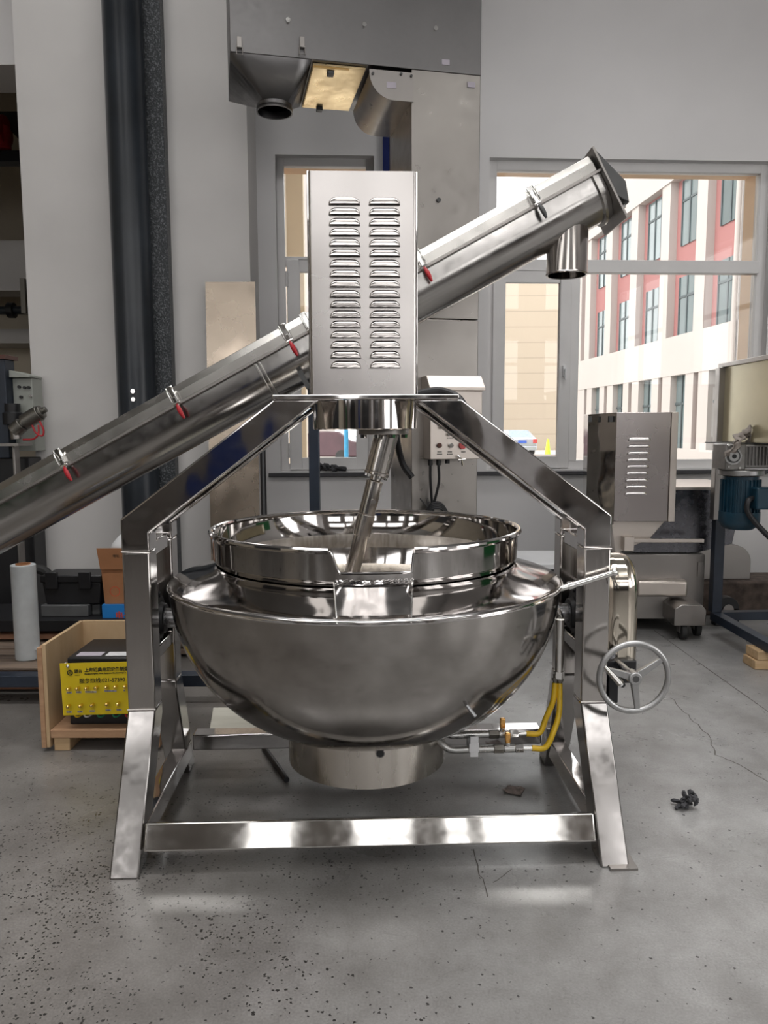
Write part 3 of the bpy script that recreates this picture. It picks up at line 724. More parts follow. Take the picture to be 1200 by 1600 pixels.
# toggle clamps with red grips
cl0 = None
def clamp(s, red=True):
    b = MB(); b.box(s-.013, s+.013, -.172, -.150, -.004, .075, SCl); b.box(s-.009, s+.009, -.185, -.172, .055, .105, SCl)
    for dx in (-.016, .016): b.tube([SCl @ Vector(p) for p in ((s+dx, -.166, -.002), (s+dx, -.19, .03), (s+dx, -.192, .08))], .0045, 6)
    b.cyl(SCl @ Vector((s-.02, -.18, .09)), SCl @ Vector((s+.02, -.18, .09)), .008, n=8)
    k = b.build('clamp', M['chrome'], t, bevel=.002)
    b = MB(); b.tube([SCl @ Vector(p) for p in ((s, -.188, .10), (s, -.197, .125), (s, -.20, .150), (s, -.195, .175))], [.007, .012, .011, .006], 10)
    b.build('grip', M['red' if red else 'darkgrey'], k)
for px, py, rd in ((95, 712, 1), (268, 612, 1), (443, 514, 1), (476, 497, 1), (652, 400, 1), (827, 297, 0)): clamp(s_of(px, py), rd)
# joint ring
s = s_of(350, 560)+.10; 
s = (WY(405, 585, yf)-A0).dot(d)
ring = [(-.160, .10)]+[(-.160, .165)]+[(.160*math.cos(a), .165+.160*math.sin(a)) for a in [PI-PI*i/24 for i in range(1, 24)]]+[(.160, .165), (.160, .10)]
for ds in (0, .022):
    b = MB(); sect(b, ring, s+ds, s+ds+.012); b.build('joint_flange', M['satin3'], t, bevel=.002, smooth=30)
# end plate and overhanging lid
b = MB(); b.box(Lx-.002, Lx+.010, -.185, .185, -.02, .36, SCl); b.build('end_plate', M['dullsteel'], t, bevel=.002)
b = MB(); sect(b, [(-.16, .10)]+[(-.16, .165)]+[(.16*math.cos(a), .165+.16*math.sin(a)) for a in [PI-PI*i/20 for i in range(1, 20)]]+[(.16, .165), (.16, .10)], Lx-.05, Lx-.036); b.build('end_flange', M['satin3'], t, smooth=30)
b = MB(); b.prism([(Lx+.010, -.02), (Lx+.08, .20), (Lx+.05, .30), (Lx+.010, .24)], 'y', -.17, .17, SCl); b.build('end_cover', M['darkgrey'], t, bevel=.004)
b = MB(); 
for (ss, yy) in ((.02, .08), (.30, -.12), (.30, .12)): b.cyl(SCl @ Vector((Lx+.01, -.15 if yy < 0 else -.1, ss)), SCl @ Vector((Lx+.03, -.15 if yy < 0 else -.1, ss)), .012, n=10)
b.build('bolt', M['chrome'], t)
# outlet spout
a, c = WY(860, 427, CY-.10), WY(925, 427, CY-.10); xo = (a.x+c.x)/2; ro = (c.x-a.x)/2
b = MB(TI); zb = WY(892, 424, CY-.1).z
b.lathe([(ro-.004, zb+.40), (ro-.004, zb+.005), (ro-.008, zb), (ro, zb-.002), (ro+.004, zb+.004), (ro, zb+.012), (ro, zb+.40)], (xo, CY), 48); b.build('outlet_spout', M['mirror2'], t, smooth=40)
# bracket under the trough
s = (WY(468, 585, yf)-A0).dot(d)
b = MB(); b.box(s-.004, s+.02, -.165, -.12, .24, .34, SCl); q0 = SCl @ Vector((s+.01, -.15, .33)); q1 = q0+Vector((.13, .02, -.12)); b.tube([q0, q1], .007, 8); b.build('bracket', M['darkgrey'], t)
# stand: dark blue post and long base beam
pa = WY(483, 700, CY); pb = WY(499, 700, CY)
b = MB(TI); b.box(pa.x, pb.x, CY-.03, CY+.03, .11, 1.72); b.build('support_post', M['bluesteel'], t, bevel=.003)
b = MB(TI); b.box(-4.2, -.05, CY-.04, CY+.04, .105, .17); b.build('base_beam', M['bluesteel'], t, bevel=.003)
b = MB(TI); b.box(-.15, -.05, CY-.2, CY+.3, 0, .105); b.build('base_foot', M['bluesteel'], t, bevel=.003)
b = MB(TI); b.box(-4.2, -4.1, CY-.2, CY+.3, 0, .105); b.build('base_foot', M['bluesteel'], t, bevel=.003)
s1 = s0+.25; q = SC @ Vector((s1, 0, .30))
b = MB(TI); b.box(q.x-.03, q.x+.03, CY-.03, CY+.03, .17, q.z+.01); b.build('support_post', M['bluesteel'], t, bevel=.003)
# ============================================================ tilting kettle on its stand
KM = mtx((-.05, 2.88, 0), R(2))
def kl(px, py, off=0): return local(px, py, KM, off)
t = KT = thing('tilting_kettle', 'large stainless steel tilting cooking kettle with overhead motor, on its own welded stand', 'cooking kettle', (-.05, 2.88, 0), R(2))
CX = -.01; OUT = .865; w = .098
# ---- stand: two bents of square tube, mirrored left and right
def mir(poly, s): return [(CX+s*x, z) for x, z in poly]
for s in (-1, 1):
    for (y0, y1) in ((-.20, -.102), (.122, .22)):
        # overhead arm with its corner (outer line slopes 37.7 degrees)
        arm = [(.325, 1.60), (.167, 1.60), (OUT-w, 1.142), (OUT-w, 1.075), (OUT, 1.075), (OUT, 1.19)]
        b = MB(); b.prism(mir(arm, s), 'y', y0, y1); b.build('overhead_arm', M['polished'], t, bevel=.006)
        b = MB(); b.prism(mir([(OUT-w+.001, 1.074), (OUT-.001, 1.074), (OUT-.001, .505), (OUT-w+.001, .505)], s), 'y', y0, y1)
        b.build('upright_post', M['post'], t, bevel=.006)
    x0, x1 = sorted((CX+s*(OUT-w), CX+s*OUT))
    sh = .018*s
    def legv(poly):
        b = MB(); n = len(poly)
        vs = [(x0+(sh if z < .2 else 0), y, z) for y, z in poly]+[(x1+(sh if z < .2 else 0), y, z) for y, z in poly]
        b.add(vs, [tuple(range(n)), tuple(range(2*n-1, n-1, -1))]+[(i, i+n, (i+1) % n+n, (i+1) % n) for i in range(n)]); return b
    legv([(-.20, .505), (-.102, .505), (-.102, .46), (-.315, 0), (-.425, 0)]).build('front_leg', M['legsteel'], t, bevel=.006)
    legv([(.22, .505), (.122, .505), (.122, .46), (.375, 0), (.485, 0)]).build('rear_leg', M['legsteel'], t, bevel=.006)
    # weld seams at the knees
    b = MB(); b.tube([(x0, -.201, .505), (x1, -.201, .505)], .004, 6); b.build('weld_seam', M['dullsteel'], t)
    b = MB(); b.tube([(x0, -.201, 1.075), (x1, -.201, 1.07)], .003, 6); b.build('weld_seam', M['dullsteel'], t)
    # tubes running front to back
    xi0, xi1 = sorted((CX+s*(OUT-w+.01), CX+s*(OUT-.01)))
    b = MB(); b.box(xi0, xi1, -.10, .12, 1.045, 1.10); b.build('cross_tube', M['polished'], t, bevel=.005)
    b = MB(); b.box(xi0, xi1, -.10, .12, .655, .705); b.build('cross_tube', M['polished'], t, bevel=.005)
    b = MB(); b.box(xi0+.012, xi1, -.345, .40, .065, .145); b.build('bottom_rail', M['polished'], t, bevel=.005)
    # bearing plate and flange bearing with trunnion
    b = MB(); b.box(*sorted((CX+s*.835, CX+s*.82)), -.10, .12, .70, .90); b.build('bearing_plate', M['dullsteel'], t, bevel=.002)
    b = MB(); xb = CX+s*.82; b.cyl((xb, 0, .79), (xb-s*.03, 0, .79), .088, n=36); b.cyl((xb-s*.03, 0, .79), (xb-s*.052, 0, .79), .062, .055, n=36); b.cyl((xb-s*.02, 0, .70), (xb-s*.035, 0, .70), .012, n=8)
    b.cyl((xb-s*.02, 0, .88), (xb-s*.035, 0, .88), .012, n=8); bb = b.build('flange_bearing', M['black'], t, bevel=.003)
    b = MB(); b.cyl((CX+s*.85, 0, .79), (CX+s*.66, 0, .79), .037, n=28); b.build('trunnion_shaft', M['gearshaft'], t)
b = MB(); b.box(.80, .895, -.445, -.31, 0, .010); b.build('foot_plate', M['dullsteel'], t, bevel=.001)
# crossbars; the front one lies flush in the slope of the legs
ang = math.atan2(.225, .505)
FB = Matrix.Translation((CX, -.345, .108)) @ Matrix.Rotation(-ang, 4, 'X')
b = MB(); b.box(-(OUT-w)-.005, OUT-w+.005, -.045, .045, -.046, .046, FB); b.build('front_crossbar', M['barsteel'], t, bevel=.006, seg=3)
b = MB(); b.box(CX-(OUT-w), CX+OUT-w, .37, .45, .105, .175); b.build('rear_crossbar', M['polished'], t, bevel=.006)
# ---- kettle
kx = -.02
prof_out = [(.300, .394), (.345, .399), (.42, .432), (.50, .482), (.575, .553), (.633, .633), (.678, .722), (.706, .81), (.718, .87), (.724, .915), (.727, .938)]
def spline2(P, n=6):
    q = smoothpath([(a, 0, c) for a, c in P], n); return [(p.x, p.z) for p in q]
b = MB(); b.lathe([(.02, .394)]+spline2(prof_out, 5), (kx, 0), 128); b.build('kettle_bowl', M['bowl'], t, smooth=40)
b = MB(); b.tube([(kx+.728*math.cos(2*PI*i/128), .728*math.sin(2*PI*i/128), .939) for i in range(128)], .0035, 8, closed=True); b.build('bowl_seam', M['mirror'], t)
shoulder = [(.728, .941), (.722, .950), (.70, .958), (.64, .976), (.572, 1.000), (.556, 1.010)]
b = MB(); b.lathe(spline2(shoulder, 5), (kx, 0), 128); b.build('kettle_shoulder', M['shoulder'], t, smooth=40)
# collar: lower neck, ledge and upper ring, with a pouring notch at the front
RZ = 1.128
na0, na1 = -PI/2-math.asin(.112/.572), -PI/2+math.asin(.142/.572)       # notch edges
NL = 1.060
def ring_profile(top):
    return [(.545, .99), (.548, 1.000), (.556, 1.022), (.563, 1.030), (.566, 1.034), (.566, 1.036), (.568, top), (.564, top), (.560, 1.034), (.548, 1.02), (.540, .97), (.52, .90)]
N = 240; b = MB(); k = 12; vs = []; fs = []
angs = []
for i in range(N): angs.append(-PI/2-PI+2*PI*i/N)
angs = sorted(angs+[na0-.012, na0-.006, na0, na0+.02, na0+.05, na1, na1+.001])
def topz(a):
    if a < na0-.012 or a > na1: return RZ
    if a < na0+.05:
        f = (a-(na0-.012))/(.062); f = f*f*(3-2*f); return RZ+(NL-RZ)*f
    return NL
for a in angs:
    for r_, z in ring_profile(max(topz(a), 1.0371)): vs.append((kx+r_*math.cos(a), r_*math.sin(a), z))
n_ = len(angs)
for i in range(n_):
    for j in range(k-1):
        a = i*k+j; c = ((i+1) % n_)*k+j; fs.append((a, c, c+1, a+1))
b.add(vs, fs); b.build('collar', M['neck'], t, smooth=50)
b = MB(); ra = [na1+.002+(2*PI-(na1-na0)-.016)*i/180 for i in range(181)]
b.tube([(kx+.571*math.cos(a), .571*math.sin(a), RZ) for a in ra], .0105, 10); b.build('rim_bead', M['mirror'], t)
b = MB(); b.tube([(kx+.567*math.cos(a), .567*math.sin(a), topz(a)) for a in [na0-.01+.062*i/14 for i in range(15)]]+[(kx+.567*math.cos(a), .567*math.sin(a), NL) for a in [na0+.07+(na1-na0-.08)*i/12 for i in range(13)]]+[(kx+.567*math.cos(na1+.002), .567*math.sin(na1+.002), RZ-.01)], .0045, 8)
b.build('notch_edge', M['mirror'], t)
b = MB()
for zz_ in (1.035, 1.027):
    b.tube([(kx+.569*math.cos(a), .569*math.sin(a), zz_+.0015*math.sin(a*190+zz_*900)) for a in [na0+.02+(na1-na0-.02)*i/90 for i in range(91)]], .0042, 6)
b.build('weld_bead', M['mirror'], t)
# pouring chute below the notch
xl0, xr0 = kx-.105, kx+.137; xl1, xr1 = kx-.092, kx+.122
ytop = -.566; b = MB()
def onr(x, r_): return -math.sqrt(r_*r_-(x-kx)**2)
nseg = 10; top = []; bot = []
for i in range(nseg+1):
    f = i/nseg; xa = xl0+(xr0-xl0)*f; xb_ = xl1+(xr1-xl1)*f
    top.append((xa, onr(xa, .571), 1.028)); bot.append((xb_, onr(xb_, .7275), .943))
mid = [((a[0]+c[0])/2, (a[1]+c[1])/2, (a[2]+c[2])/2-.002) for a, c in zip(top, bot)]
m1_ = [((a[0]*3+c[0])/4, (a[1]*3+c[1])/4, (a[2]*3+c[2])/4-.0015) for a, c in zip(top, bot)]
m2_ = [((a[0]+c[0]*3)/4, (a[1]+c[1]*3)/4, (a[2]+c[2]*3)/4-.0015) for a, c in zip(top, bot)]
inn_t = [(p[0], p[1]+.03, p[2]-.03) for p in top]; inn_b = [(p[0], p[1]+.03, p[2]-.01) for p in bot]
rows = [inn_t, top, m1_, mid, m2_, bot, inn_b]; L_ = nseg+1
fs = [(r_*L_+i, (r_+1)*L_+i, (r_+1)*L_+i+1, r_*L_+i+1) for r_ in range(6) for i in range(nseg)]
fs += [tuple(r_*L_ for r_ in range(7)), tuple(r_*L_+nseg for r_ in range(6, -1, -1))]
b.add([p for r_ in rows for p in r_], fs); b.build('pouring_chute', M['shoulder'], t, smooth=40)
b = MB()
for row_i in (0, nseg): b.tube([r_[row_i] for r_ in (top, m1_, mid, m2_, bot)], .003, 6)
b.build('weld_bead', M['chrome'], t)
# inner bowl
b = MB(); b.lathe([(.545, 1.03), (.54, .97), (.545, .90), (.55, .85), (.53, .74), (.46, .62), (.34, .53), (.18, .48), (.01, .465)], (kx, 0), 96); b.build('inner_bowl', M['inner'], t, smooth=60)
# skirt ring
b = MB(); b.lathe([(.29, .402), (.303, .397), (.303, .24), (.299, .24), (.299, .39)], (kx, 0), 96); b.build('base_skirt', M['skirt'], t, smooth=50)
b = MB(); q = kl(594, 1176, -.30); b.cyl((q.x, -.3025+.0, q.z), (q.x, -.308, q.z), .0165, n=20); hr = b.build('port_ring', M['dullsteel'], t, bevel=.001)
b = MB(); b.cyl((q.x, -.3027, q.z), (q.x, -.3088, q.z), .013, n=20); b.build('port_hole', M['black'], hr)
# heat probe on the lower right of the bowl
p0 = kl(712, 1083, -.52); b = MB(); b.tube([(.225, -.46, .655), (.262, -.535, .655)], .012, 12); b.tube([(.255, -.53, .675), (.315, -.56, .598)], [.005, .007], 10); b.build('drain_lever', M['gearshaft'], t)
# ---- gas/steam piping
b = MB(); b.box(.40, .405, -.21, -.10, .305, .36); 
for y_, z_, x1_ in ((-.13, .362, .435), (-.17, .322, .447)):
    b = MB(); b.tube(smoothpath([(.20, y_+.06, .40), (.255, y_+.01, z_+.02), (.29, y_, z_), (.36, y_, z_), (x1_, y_, z_)], 5), .0135, 12); b.build('gas_pipe', M['galv'], t)
    b = MB(); b.cyl((x1_-.002, y_, z_), (x1_+.036, y_, z_), .0175, n=6); b.build('union_nut', M['darkgalv'], t, bevel=.002)
    b = MB(); b.cyl((x1_+.036, y_, z_), (x1_+.078, y_, z_), .0145, n=12); b.cyl((x1_+.05, y_, z_), (x1_+.05, y_, z_+.024), .010, n=10)
    vb = b.build('gas_valve', M['galv'], t, bevel=.002); b = MB(); b.box(x1_+.04, x1_+.06, y_-.008, y_+.008, z_+.022, z_+.062); b.build('valve_lever', M['brass'], vb, bevel=.004)
    b = MB(); b.cyl((x1_+.078, y_, z_), (x1_+.108, y_, z_), .0165, n=6); b.cyl((x1_+.108, y_, z_), (x1_+.145, y_, z_), .0075, n=12); b.build('hose_fitting', M['chrome'], t, bevel=.001)
b = MB(); b.box(.352, .388, -.19, -.118, .318, .352); b.box(.356, .386, -.188, -.186, .30, .378); b.build('tag_plate', M['white'], t, bevel=.001)
for (y_, x0_, z_, xe, ze) in ((-.13, .575, .362, .686, .545), (-.17, .588, .322, .704, .543)):
    b = MB(); b.tube(smoothpath([(x0_, y_, z_), (x0_+.05, y_, z_+.002), (xe-.035, y_+.01, z_+.055), (xe-.008, (y_-.10)/2, z_+.12), (xe+.002, -.10, ze)], 8), .0108, 12); b.build('gas_hose', M['hose'], t)
    b = MB(); b.cyl((xe+.002, -.10, ze-.012), (xe+.004, -.10, ze+.035), .0095, n=12); b.cyl((xe+.003, -.10, ze+.01), (xe+.003, -.10, ze+.022), .013, n=6); b.build('hose_fitting', M['darkgalv'], t)
b = MB(); b.cyl((.702, -.10, .59), (.702, -.10, .79), .0165, n=20); b.cyl((.702, -.10, .565), (.702, -.10, .592), .0205, n=6); b.tube([(.702, -.10, .785), (.706, -.06, .80), (.72, 0, .80)], .0165, 12); b.build('riser_pipe', M['chrome'], t)
# vent rod from the shoulder past the right post
b = MB(); a_, c_ = Vector((.655, -.235, .932)), Vector((.856, -.232, .990)); dd = (c_-a_)
b.tube([a_, a_+dd*.25], .011, 12); b.tube([a_+dd*.18, a_+dd*.26], .0155, 12); b.tube([a_+dd*.25, a_+dd*.55], .0125, 12); b.tube([a_+dd*.55, c_], .0105, 12); b.sphere(c_, .014, 8)
pr_ = b.build('vent_rod', M['chrome'], t)
b = MB(); b.tube([(.852, -.235, .98), (.87, -.24, .935)], .0025, 6); b.tube([(.846, -.235, .978), (.858, -.24, .935)], .002, 6); b.build('split_pin', M['dullsteel'], pr_)
# ---- worm gear cover and handwheel (right side)
yc = .0
cp = [(-.135, .585), (.115, .585), (.115, .90)]+[(-.01+.125*math.cos(a), .90+.125*math.sin(a)) for a in [PI*i/20 for i in range(1, 20)]]+[(-.135, .90)]
b = MB(); b.prism(cp, 'x', .862, .995); gc = b.build('gear_cover', M['covergold'], t, bevel=.05, seg=6, smooth=40)
b = MB(); b.cyl((.99, -.02, .79), (1.012, -.02, .79), .012, n=10); b.build('cover_bolt', M['chrome'], gc)
b = MB(); b.box(.845, .975, -.16, .10, .56, .645); b.box(.86, .895, -.20, -.10, .50, .60); b.build('worm_gearbox', M['black'], t, bevel=.004)
wx, wy, wz, wr = .905, -.32, .637, .131
b = MB(); b.cyl((wx, -.16, wz), (wx, wy+.02, wz), .014, n=16); b.cyl((wx-.03, -.17, wz+.035), (wx-.03, -.16, wz+.035), .017, n=16); b.build('worm_shaft', M['gearshaft'], t)
b = MB(); b.tube([(wx+(wr-.010)*math.cos(2*PI*i/64), wy, wz+(wr-.010)*math.sin(2*PI*i/64)) for i in range(64)], .0105, 12, closed=True); wh = b.build('handwheel', M['alu'], t)
b = MB(); b.cyl((wx, wy-.022, wz), (wx, wy+.03, wz), .0225, n=28); b.build('hub', M['alu'], wh, bevel=.003)
b = MB(); b.cyl((wx, wy-.0235, wz), (wx, wy-.0215, wz), .0115, n=20); b.build('hub_nut', M['darkgrey'], wh)
for a in (R(33), R(-82), R(163)):
    ca, sa = math.cos(a), math.sin(a); b = MB()
    SM = Matrix.Translation((wx, wy, wz)) @ Matrix.Rotation(-a, 4, 'Y')
    b.add([(.018, -.012, -.0125), (.018, .010, -.0125), (.018, .010, .0125), (.018, -.012, .0125), (wr-.008, -.006, -.0085), (wr-.008, .006, -.0085), (wr-.008, .006, .0085), (wr-.008, -.006, .0085)],
          [(0, 3, 2, 1), (4, 5, 6, 7), (0, 1, 5, 4), (1, 2, 6, 5), (2, 3, 7, 6), (3, 0, 4, 7)], SM); b.build('spoke', M['alu'], wh, bevel=.002)
b = MB(); h0 = Vector((wx-.108, wy-.018, wz+.044)); h1 = Vector((wx-.065, wy-.055, wz-.005)); b.tube([h0, h0+(h1-h0)*.5, h1], [.007, .0095, .0115], 12); b.cyl(h1, h1+Vector((.003, -.004, -.002)), .0075, n=12)
b.build('folding_grip', M['chrome'], wh)
b = MB(); b.cyl((wx-.016, -.20, wz-.04), (wx-.02, -.27, wz-.045), .010, n=12); b.build('grease_nipple', M['darkgrey'], t)
b = MB(); b.cyl((wx+.02, -.18, wz-.03), (wx+.03, -.20, wz-.05), .010, n=10); b.box(wx+.015, wx+.042, -.20, -.19, wz-.046, wz-.038); b.build('drain_plug', M['gold'], t, bevel=.002)
# ---- head
b = MB(); b.box(CX-.33, CX+.315, -.205, .225, 1.601, 1.617); b.build('top_plate', M['polished'], t, bevel=.003)
b = MB(); b.lathe([(.0, 1.497), (.188, 1.497), (.192, 1.50), (.192, 1.600), (.0, 1.600)], (kx, 0), 96); b.build('gear_drum', M['mirror'], t, smooth=30)
hx0, hx1, hz0, hz1, hy0, hy1 = -.210, .160, 1.618, 2.372, -.155, .20
# motor cover with raised louvers
b = MB(); rr_ = .012
b.prism([(hx0, hy1), (hx0, hy0+rr_)]+[(hx0+rr_+rr_*math.cos(a), hy0+rr_+rr_*math.sin(a)) for a in [PI+PI/2*i/5 for i in range(1, 6)]]+[(hx1-rr_+rr_*math.cos(a), hy0+rr_+rr_*math.sin(a)) for a in [-PI/2+PI/2*i/5 for i in range(0, 6)]]+[(hx1, hy1)], 'z', hz0, hz1)
mc = b.build('motor_cover', M['housing'], t, smooth=40)
b = MB(); b.box(hx0-.005, hx0+.004, hy0+.01, hy1+.01, hz0, hz1+.004); b.box(hx1-.004, hx1+.006, hy0+.01, hy1+.01, hz0, hz1+.002); b.build('side_flange', M['mirror'], mc, bevel=.002)
def louver_mesh(hw, h, dep):
    b = MB(); n = 30; rows = []
    # stadium dome cut flat along its lower edge: outline up around, lip pushed out
    ex_ = h*1.05
    outline = [(-hw, -.002)]+[(-hw+ex_-ex_*math.cos(PI/2*i/8), h*math.sin(PI/2*i/8)) for i in range(0, 9)]+[(hw-ex_+ex_*math.cos(PI/2-PI/2*i/8), h*math.sin(PI/2-PI/2*i/8)) for i in range(0, 9)]+[(hw, -.002)]
    k = len(outline)
    def ring(f, y): return [(x*(1-(1-f)*.16), y, z*f) for x, z in outline]
    rings = [ring(1, 0), ring(.93, -dep*.35), ring(.78, -dep*.75), ring(.55, -dep*.97), ring(.30, -dep)]
    vs = [p for r_ in rings for p in r_]; fs = []
    for r_ in range(len(rings)-1):
        for i in range(k-1): fs.append((r_*k+i, r_*k+i+1, (r_+1)*k+i+1, (r_+1)*k+i))
    fs.append(tuple((len(rings)-1)*k+i for i in range(k)))
    b.add(vs, fs); return b
lz = [2.262-i*(2.262-1.712)/16 for i in range(17)]
lo0 = None
for cxx, hw in ((-.0865, .0530), (.0505, .0545)):
    for i, z in enumerate(lz):
        if lo0 is None:
            lo0 = louver_mesh(.054, .0245, .017).build('louver', M['louver'], mc, smooth=50); lo0.location = (cxx, hy0, z)
        else:
            c = lo0.copy(); COL.objects.link(c); c.parent = mc; c.location = (cxx, hy0, z)
# dark lip under each louver is open: a slot in a darker metal
slot0 = None
# mounting flange, inclined sleeve and stirrer shaft
b = MB(); b.cyl((.05, 0, 1.478), (.05, 0, 1.497), .094, n=48); fg = b.build('stirrer_flange', M['dullsteel'], t, bevel=.002)
for a in (200, 340, 250, 290): 
    b = MB(); ax, ay = .05+.08*math.cos(R(a)), .08*math.sin(R(a)); b.cyl((ax, ay, 1.466), (ax, ay, 1.48), .012, n=6); b.build('bolt', M['chrome'], fg)
T0 = Vector((.062, 0, 1.485)); T1 = Vector((-.060, 0, 1.005)); dd = (T1-T0).normalized()
def at(s_): return T0+dd*s_
b = MB(); b.cyl(at(-.0), at(.150), .0450, n=40); sl = b.build('inclined_sleeve', M['sleeve'], t, bevel=.002)
b = MB(); b.cyl(at(.150), at(.163), .0475, n=40); b.build('sleeve_flange', M['sleeve'], sl, bevel=.002)
sd1 = dd.orthogonal().normalized(); sd2 = dd.cross(sd1)
for a in range(0, 360, 60):
    q = at(.160)+(sd1*math.cos(R(a))+sd2*math.sin(R(a)))*.038; b = MB(); b.cyl(q, q+dd*.014, .007, n=6); b.build('bolt', M['chrome'], sl)
b = MB(); b.cyl(at(.160), at(.185), .021, n=28); b.cyl(at(.185), at(.315), .0315, n=36); b.cyl(at(.315), at(.40), .0335, n=36); ss_ = b.build('stirrer_coupling', M['sleeve'], t, bevel=.003)
b = MB(); q = at(.265); b.cyl(q+Vector((.012, -.034, 0)), q+Vector((.010, -.02, 0)), .010, n=16); b.build('set_screw', M['chrome'], ss_)
b = MB(); b.cyl(at(.40), at(.80), .029, n=36); b.build('stirrer_shaft', M['sleeve'], t)
b = MB(); q = at(.78); b.tube([q+Vector((-.25, 0, .12)), q+Vector((-.12, 0, 0)), q, q+Vector((.16, 0, -.04)), q+Vector((.34, 0, .06)), q+Vector((.42, 0, .2))], .014, 10); b.build('stirrer_blade', M['sleeve'], t)
# black cable looping over the right arm
b = MB(); b.tube(smoothpath([(.16, .10, 1.625), (.22, .10, 1.640), (.28, .09, 1.642), (.335, .05, 1.615), (.365, .02, 1.56), (.385, .0, 1.49)], 6), .014, 10); b.build('power_cable', M['black'], t)
b = MB(); b.tube(smoothpath([(.10, .18, 1.60), (.11, .16, 1.45), (.13, .12, 1.36), (.165, .12, 1.31)], 6), .013, 10); b.build('power_cable', M['black'], t)
# ============================================================ feeder machine on casters (right, behind)
FM = mtx((1.95, 5.55, 0), R(-3))
def fl_(px, py, off=0): return local(px, py, FM, off)
t = thing('feeder_machine', 'stainless steel feeding machine on casters with louvered motor box and dark trough', 'machine', (1.95, 5.55, 0), R(-3))
q0, q1 = fl_(990, 866), fl_(1098, 968)
b = MB(); b.box(q0.x-.25, q1.x, 0, .75, q1.z, q0.z); b.build('body', M['dullsteel'], t, bevel=.005)
a, c = fl_(996, 907, -.1), fl_(1075, 933, -.1)
b = MB(); b.box(a.x, c.x, -.10, 0, c.z, a.z); b.build('front_cover', M['satin2'], t, bevel=.02, seg=3)
b = MB(); a, c = fl_(1090, 878, 0), fl_(1098, 900, 0); b.box(a.x, c.x, -.015, 0, c.z, a.z); b.build('hinge', M['dullsteel'], t)
a, c = fl_(1050, 942, -.2), fl_(1098, 975, -.2)
b = MB(); b.prism([(a.x, c.z), (a.x, a.z-.03), (a.x+.05, a.z), (c.x-.03, a.z), (c.x, a.z-.04), (c.x, c.z)], 'y', -.26, .0); b.build('foot_housing', M['dullsteel'], t, bevel=.006)
def caster(px, py, yy):
    q = fl_(px, py, yy); x = q.x
    b = MB(); b.box(x-.03, x+.03, yy-.03, yy+.03, .12, max(.13, c.z+.02)); b.box(x-.028, x-.022, yy-.04, yy+.03, .05, .13); b.box(x+.022, x+.028, yy-.04, yy+.03, .05, .13)
    k = b.build('caster', M['dullsteel'], t); b = MB(); b.cyl((x-.02, yy-.02, .06), (x+.02, yy-.02, .06), .06, n=24); b.build('caster_wheel', M['rubber'], k, bevel=.006)
caster(1065, 985, -.18); caster(1087, 978, -.08)
b = MB(); b.box(q0.x-.2, q0.x-.12, .3, .4, 0, q1.z); b.build('machine_foot', M['dullsteel'], t); b = MB(); b.box(q1.x-.12, q1.x-.04, .5, .6, 0, q1.z); b.build('machine_foot', M['dullsteel'], t)
b = MB(); b.box(q0.x-.2, q0.x-.12, .5, .6, 0, q1.z); b.build('machine_foot', M['dullsteel'], t)
# trough: dark inclined sides
A = [fl_(*p, .1) for p in ((965, 762), (1158, 765), (1140, 848), (1085, 862), (985, 862))]
b = MB(); ys = (-.02, .85)
poly = [(p.x, p.z) for p in A]
b.prism(poly, 'y', .05, .85); b.build('trough', M['darkmirror'], t, bevel=.004)
b = MB(); a, c = A[0], A[1]; b.box(a.x, c.x+.02, .02, .88, a.z-.012, a.z+.012); b.build('trough_rim', M['satin2'], t, bevel=.003)
# small chute and slide rail under the motor box
a = fl_(990, 845, -.12); c = fl_(1022, 842, -.12); e = fl_(1030, 815, -.12)
b = MB(); b.prism([(a.x-.16, e.z+.02), (e.x+.06, e.z+.02), (c.x-.02, c.z), (a.x-.12, a.z-.10)], 'y', -.10, .10); b.build('discharge_chute', M['satin2'], t, bevel=.004)
b = MB(); a, c = fl_(985, 843, -.15), fl_(1100, 838, -.15); b.box(a.x, c.x, -.16, -.13, a.z-.02, a.z+.006); b.box(a.x-.05, a.x+.02, -.18, -.10, a.z-.08, a.z+.02); b.build('slide_rail', M['satin2'], t, bevel=.003)
# motor box with louvers
x0, x1 = fl_(962, 700, -.25).x, fl_(1047, 700, -.25).x; zt, zb_ = fl_(1050, 644, -.25).z, fl_(1050, 815, -.25).z
b = MB(); b.box(x0, x1+.0, -.25, .02, zb_, zt); mb = b.build('motor_box', M['boxsteel'], t, bevel=.003)
b = MB(); b.box(x1+.001, x1+.045, -.262, .02, zb_-.0, zt); b.build('side_flange', M['satin2'], mb, bevel=.002)
sx = fl_(917, 700, -.1).x
b = MB(); b.add([(x0-.001, -.26, zb_-.02), (x0-.001, -.26, zt), (sx, -.12, zt-.01), (sx, -.12, zb_-.06), (x0-.001, .02, zb_-.02), (x0-.001, .02, zt), (sx, .02, zt-.01), (sx, .02, zb_-.06)],
    [(0, 1, 2, 3), (7, 6, 5, 4), (0, 4, 5, 1), (1, 5, 6, 2), (2, 6, 7, 3), (3, 7, 4, 0)]); b.build('polished_door', M['mirror'], mb, bevel=.003, smooth=0)
lm = None; lv = fl_(998, 680, -.25)
for i in range(9):
    z = fl_(998, 686+i*10.6, -.25).z; x = fl_(999-(i*.4), 686, -.25).x
    if lm is None:
        lm = louver_mesh(.078, .022, .014).build('louver', M['louver2'], mb, smooth=60); lm.location = (x, -.25, z-.01)
    else:
        k = lm.copy(); COL.objects.link(k); k.parent = mb; k.location = (x, -.25, z-.01)
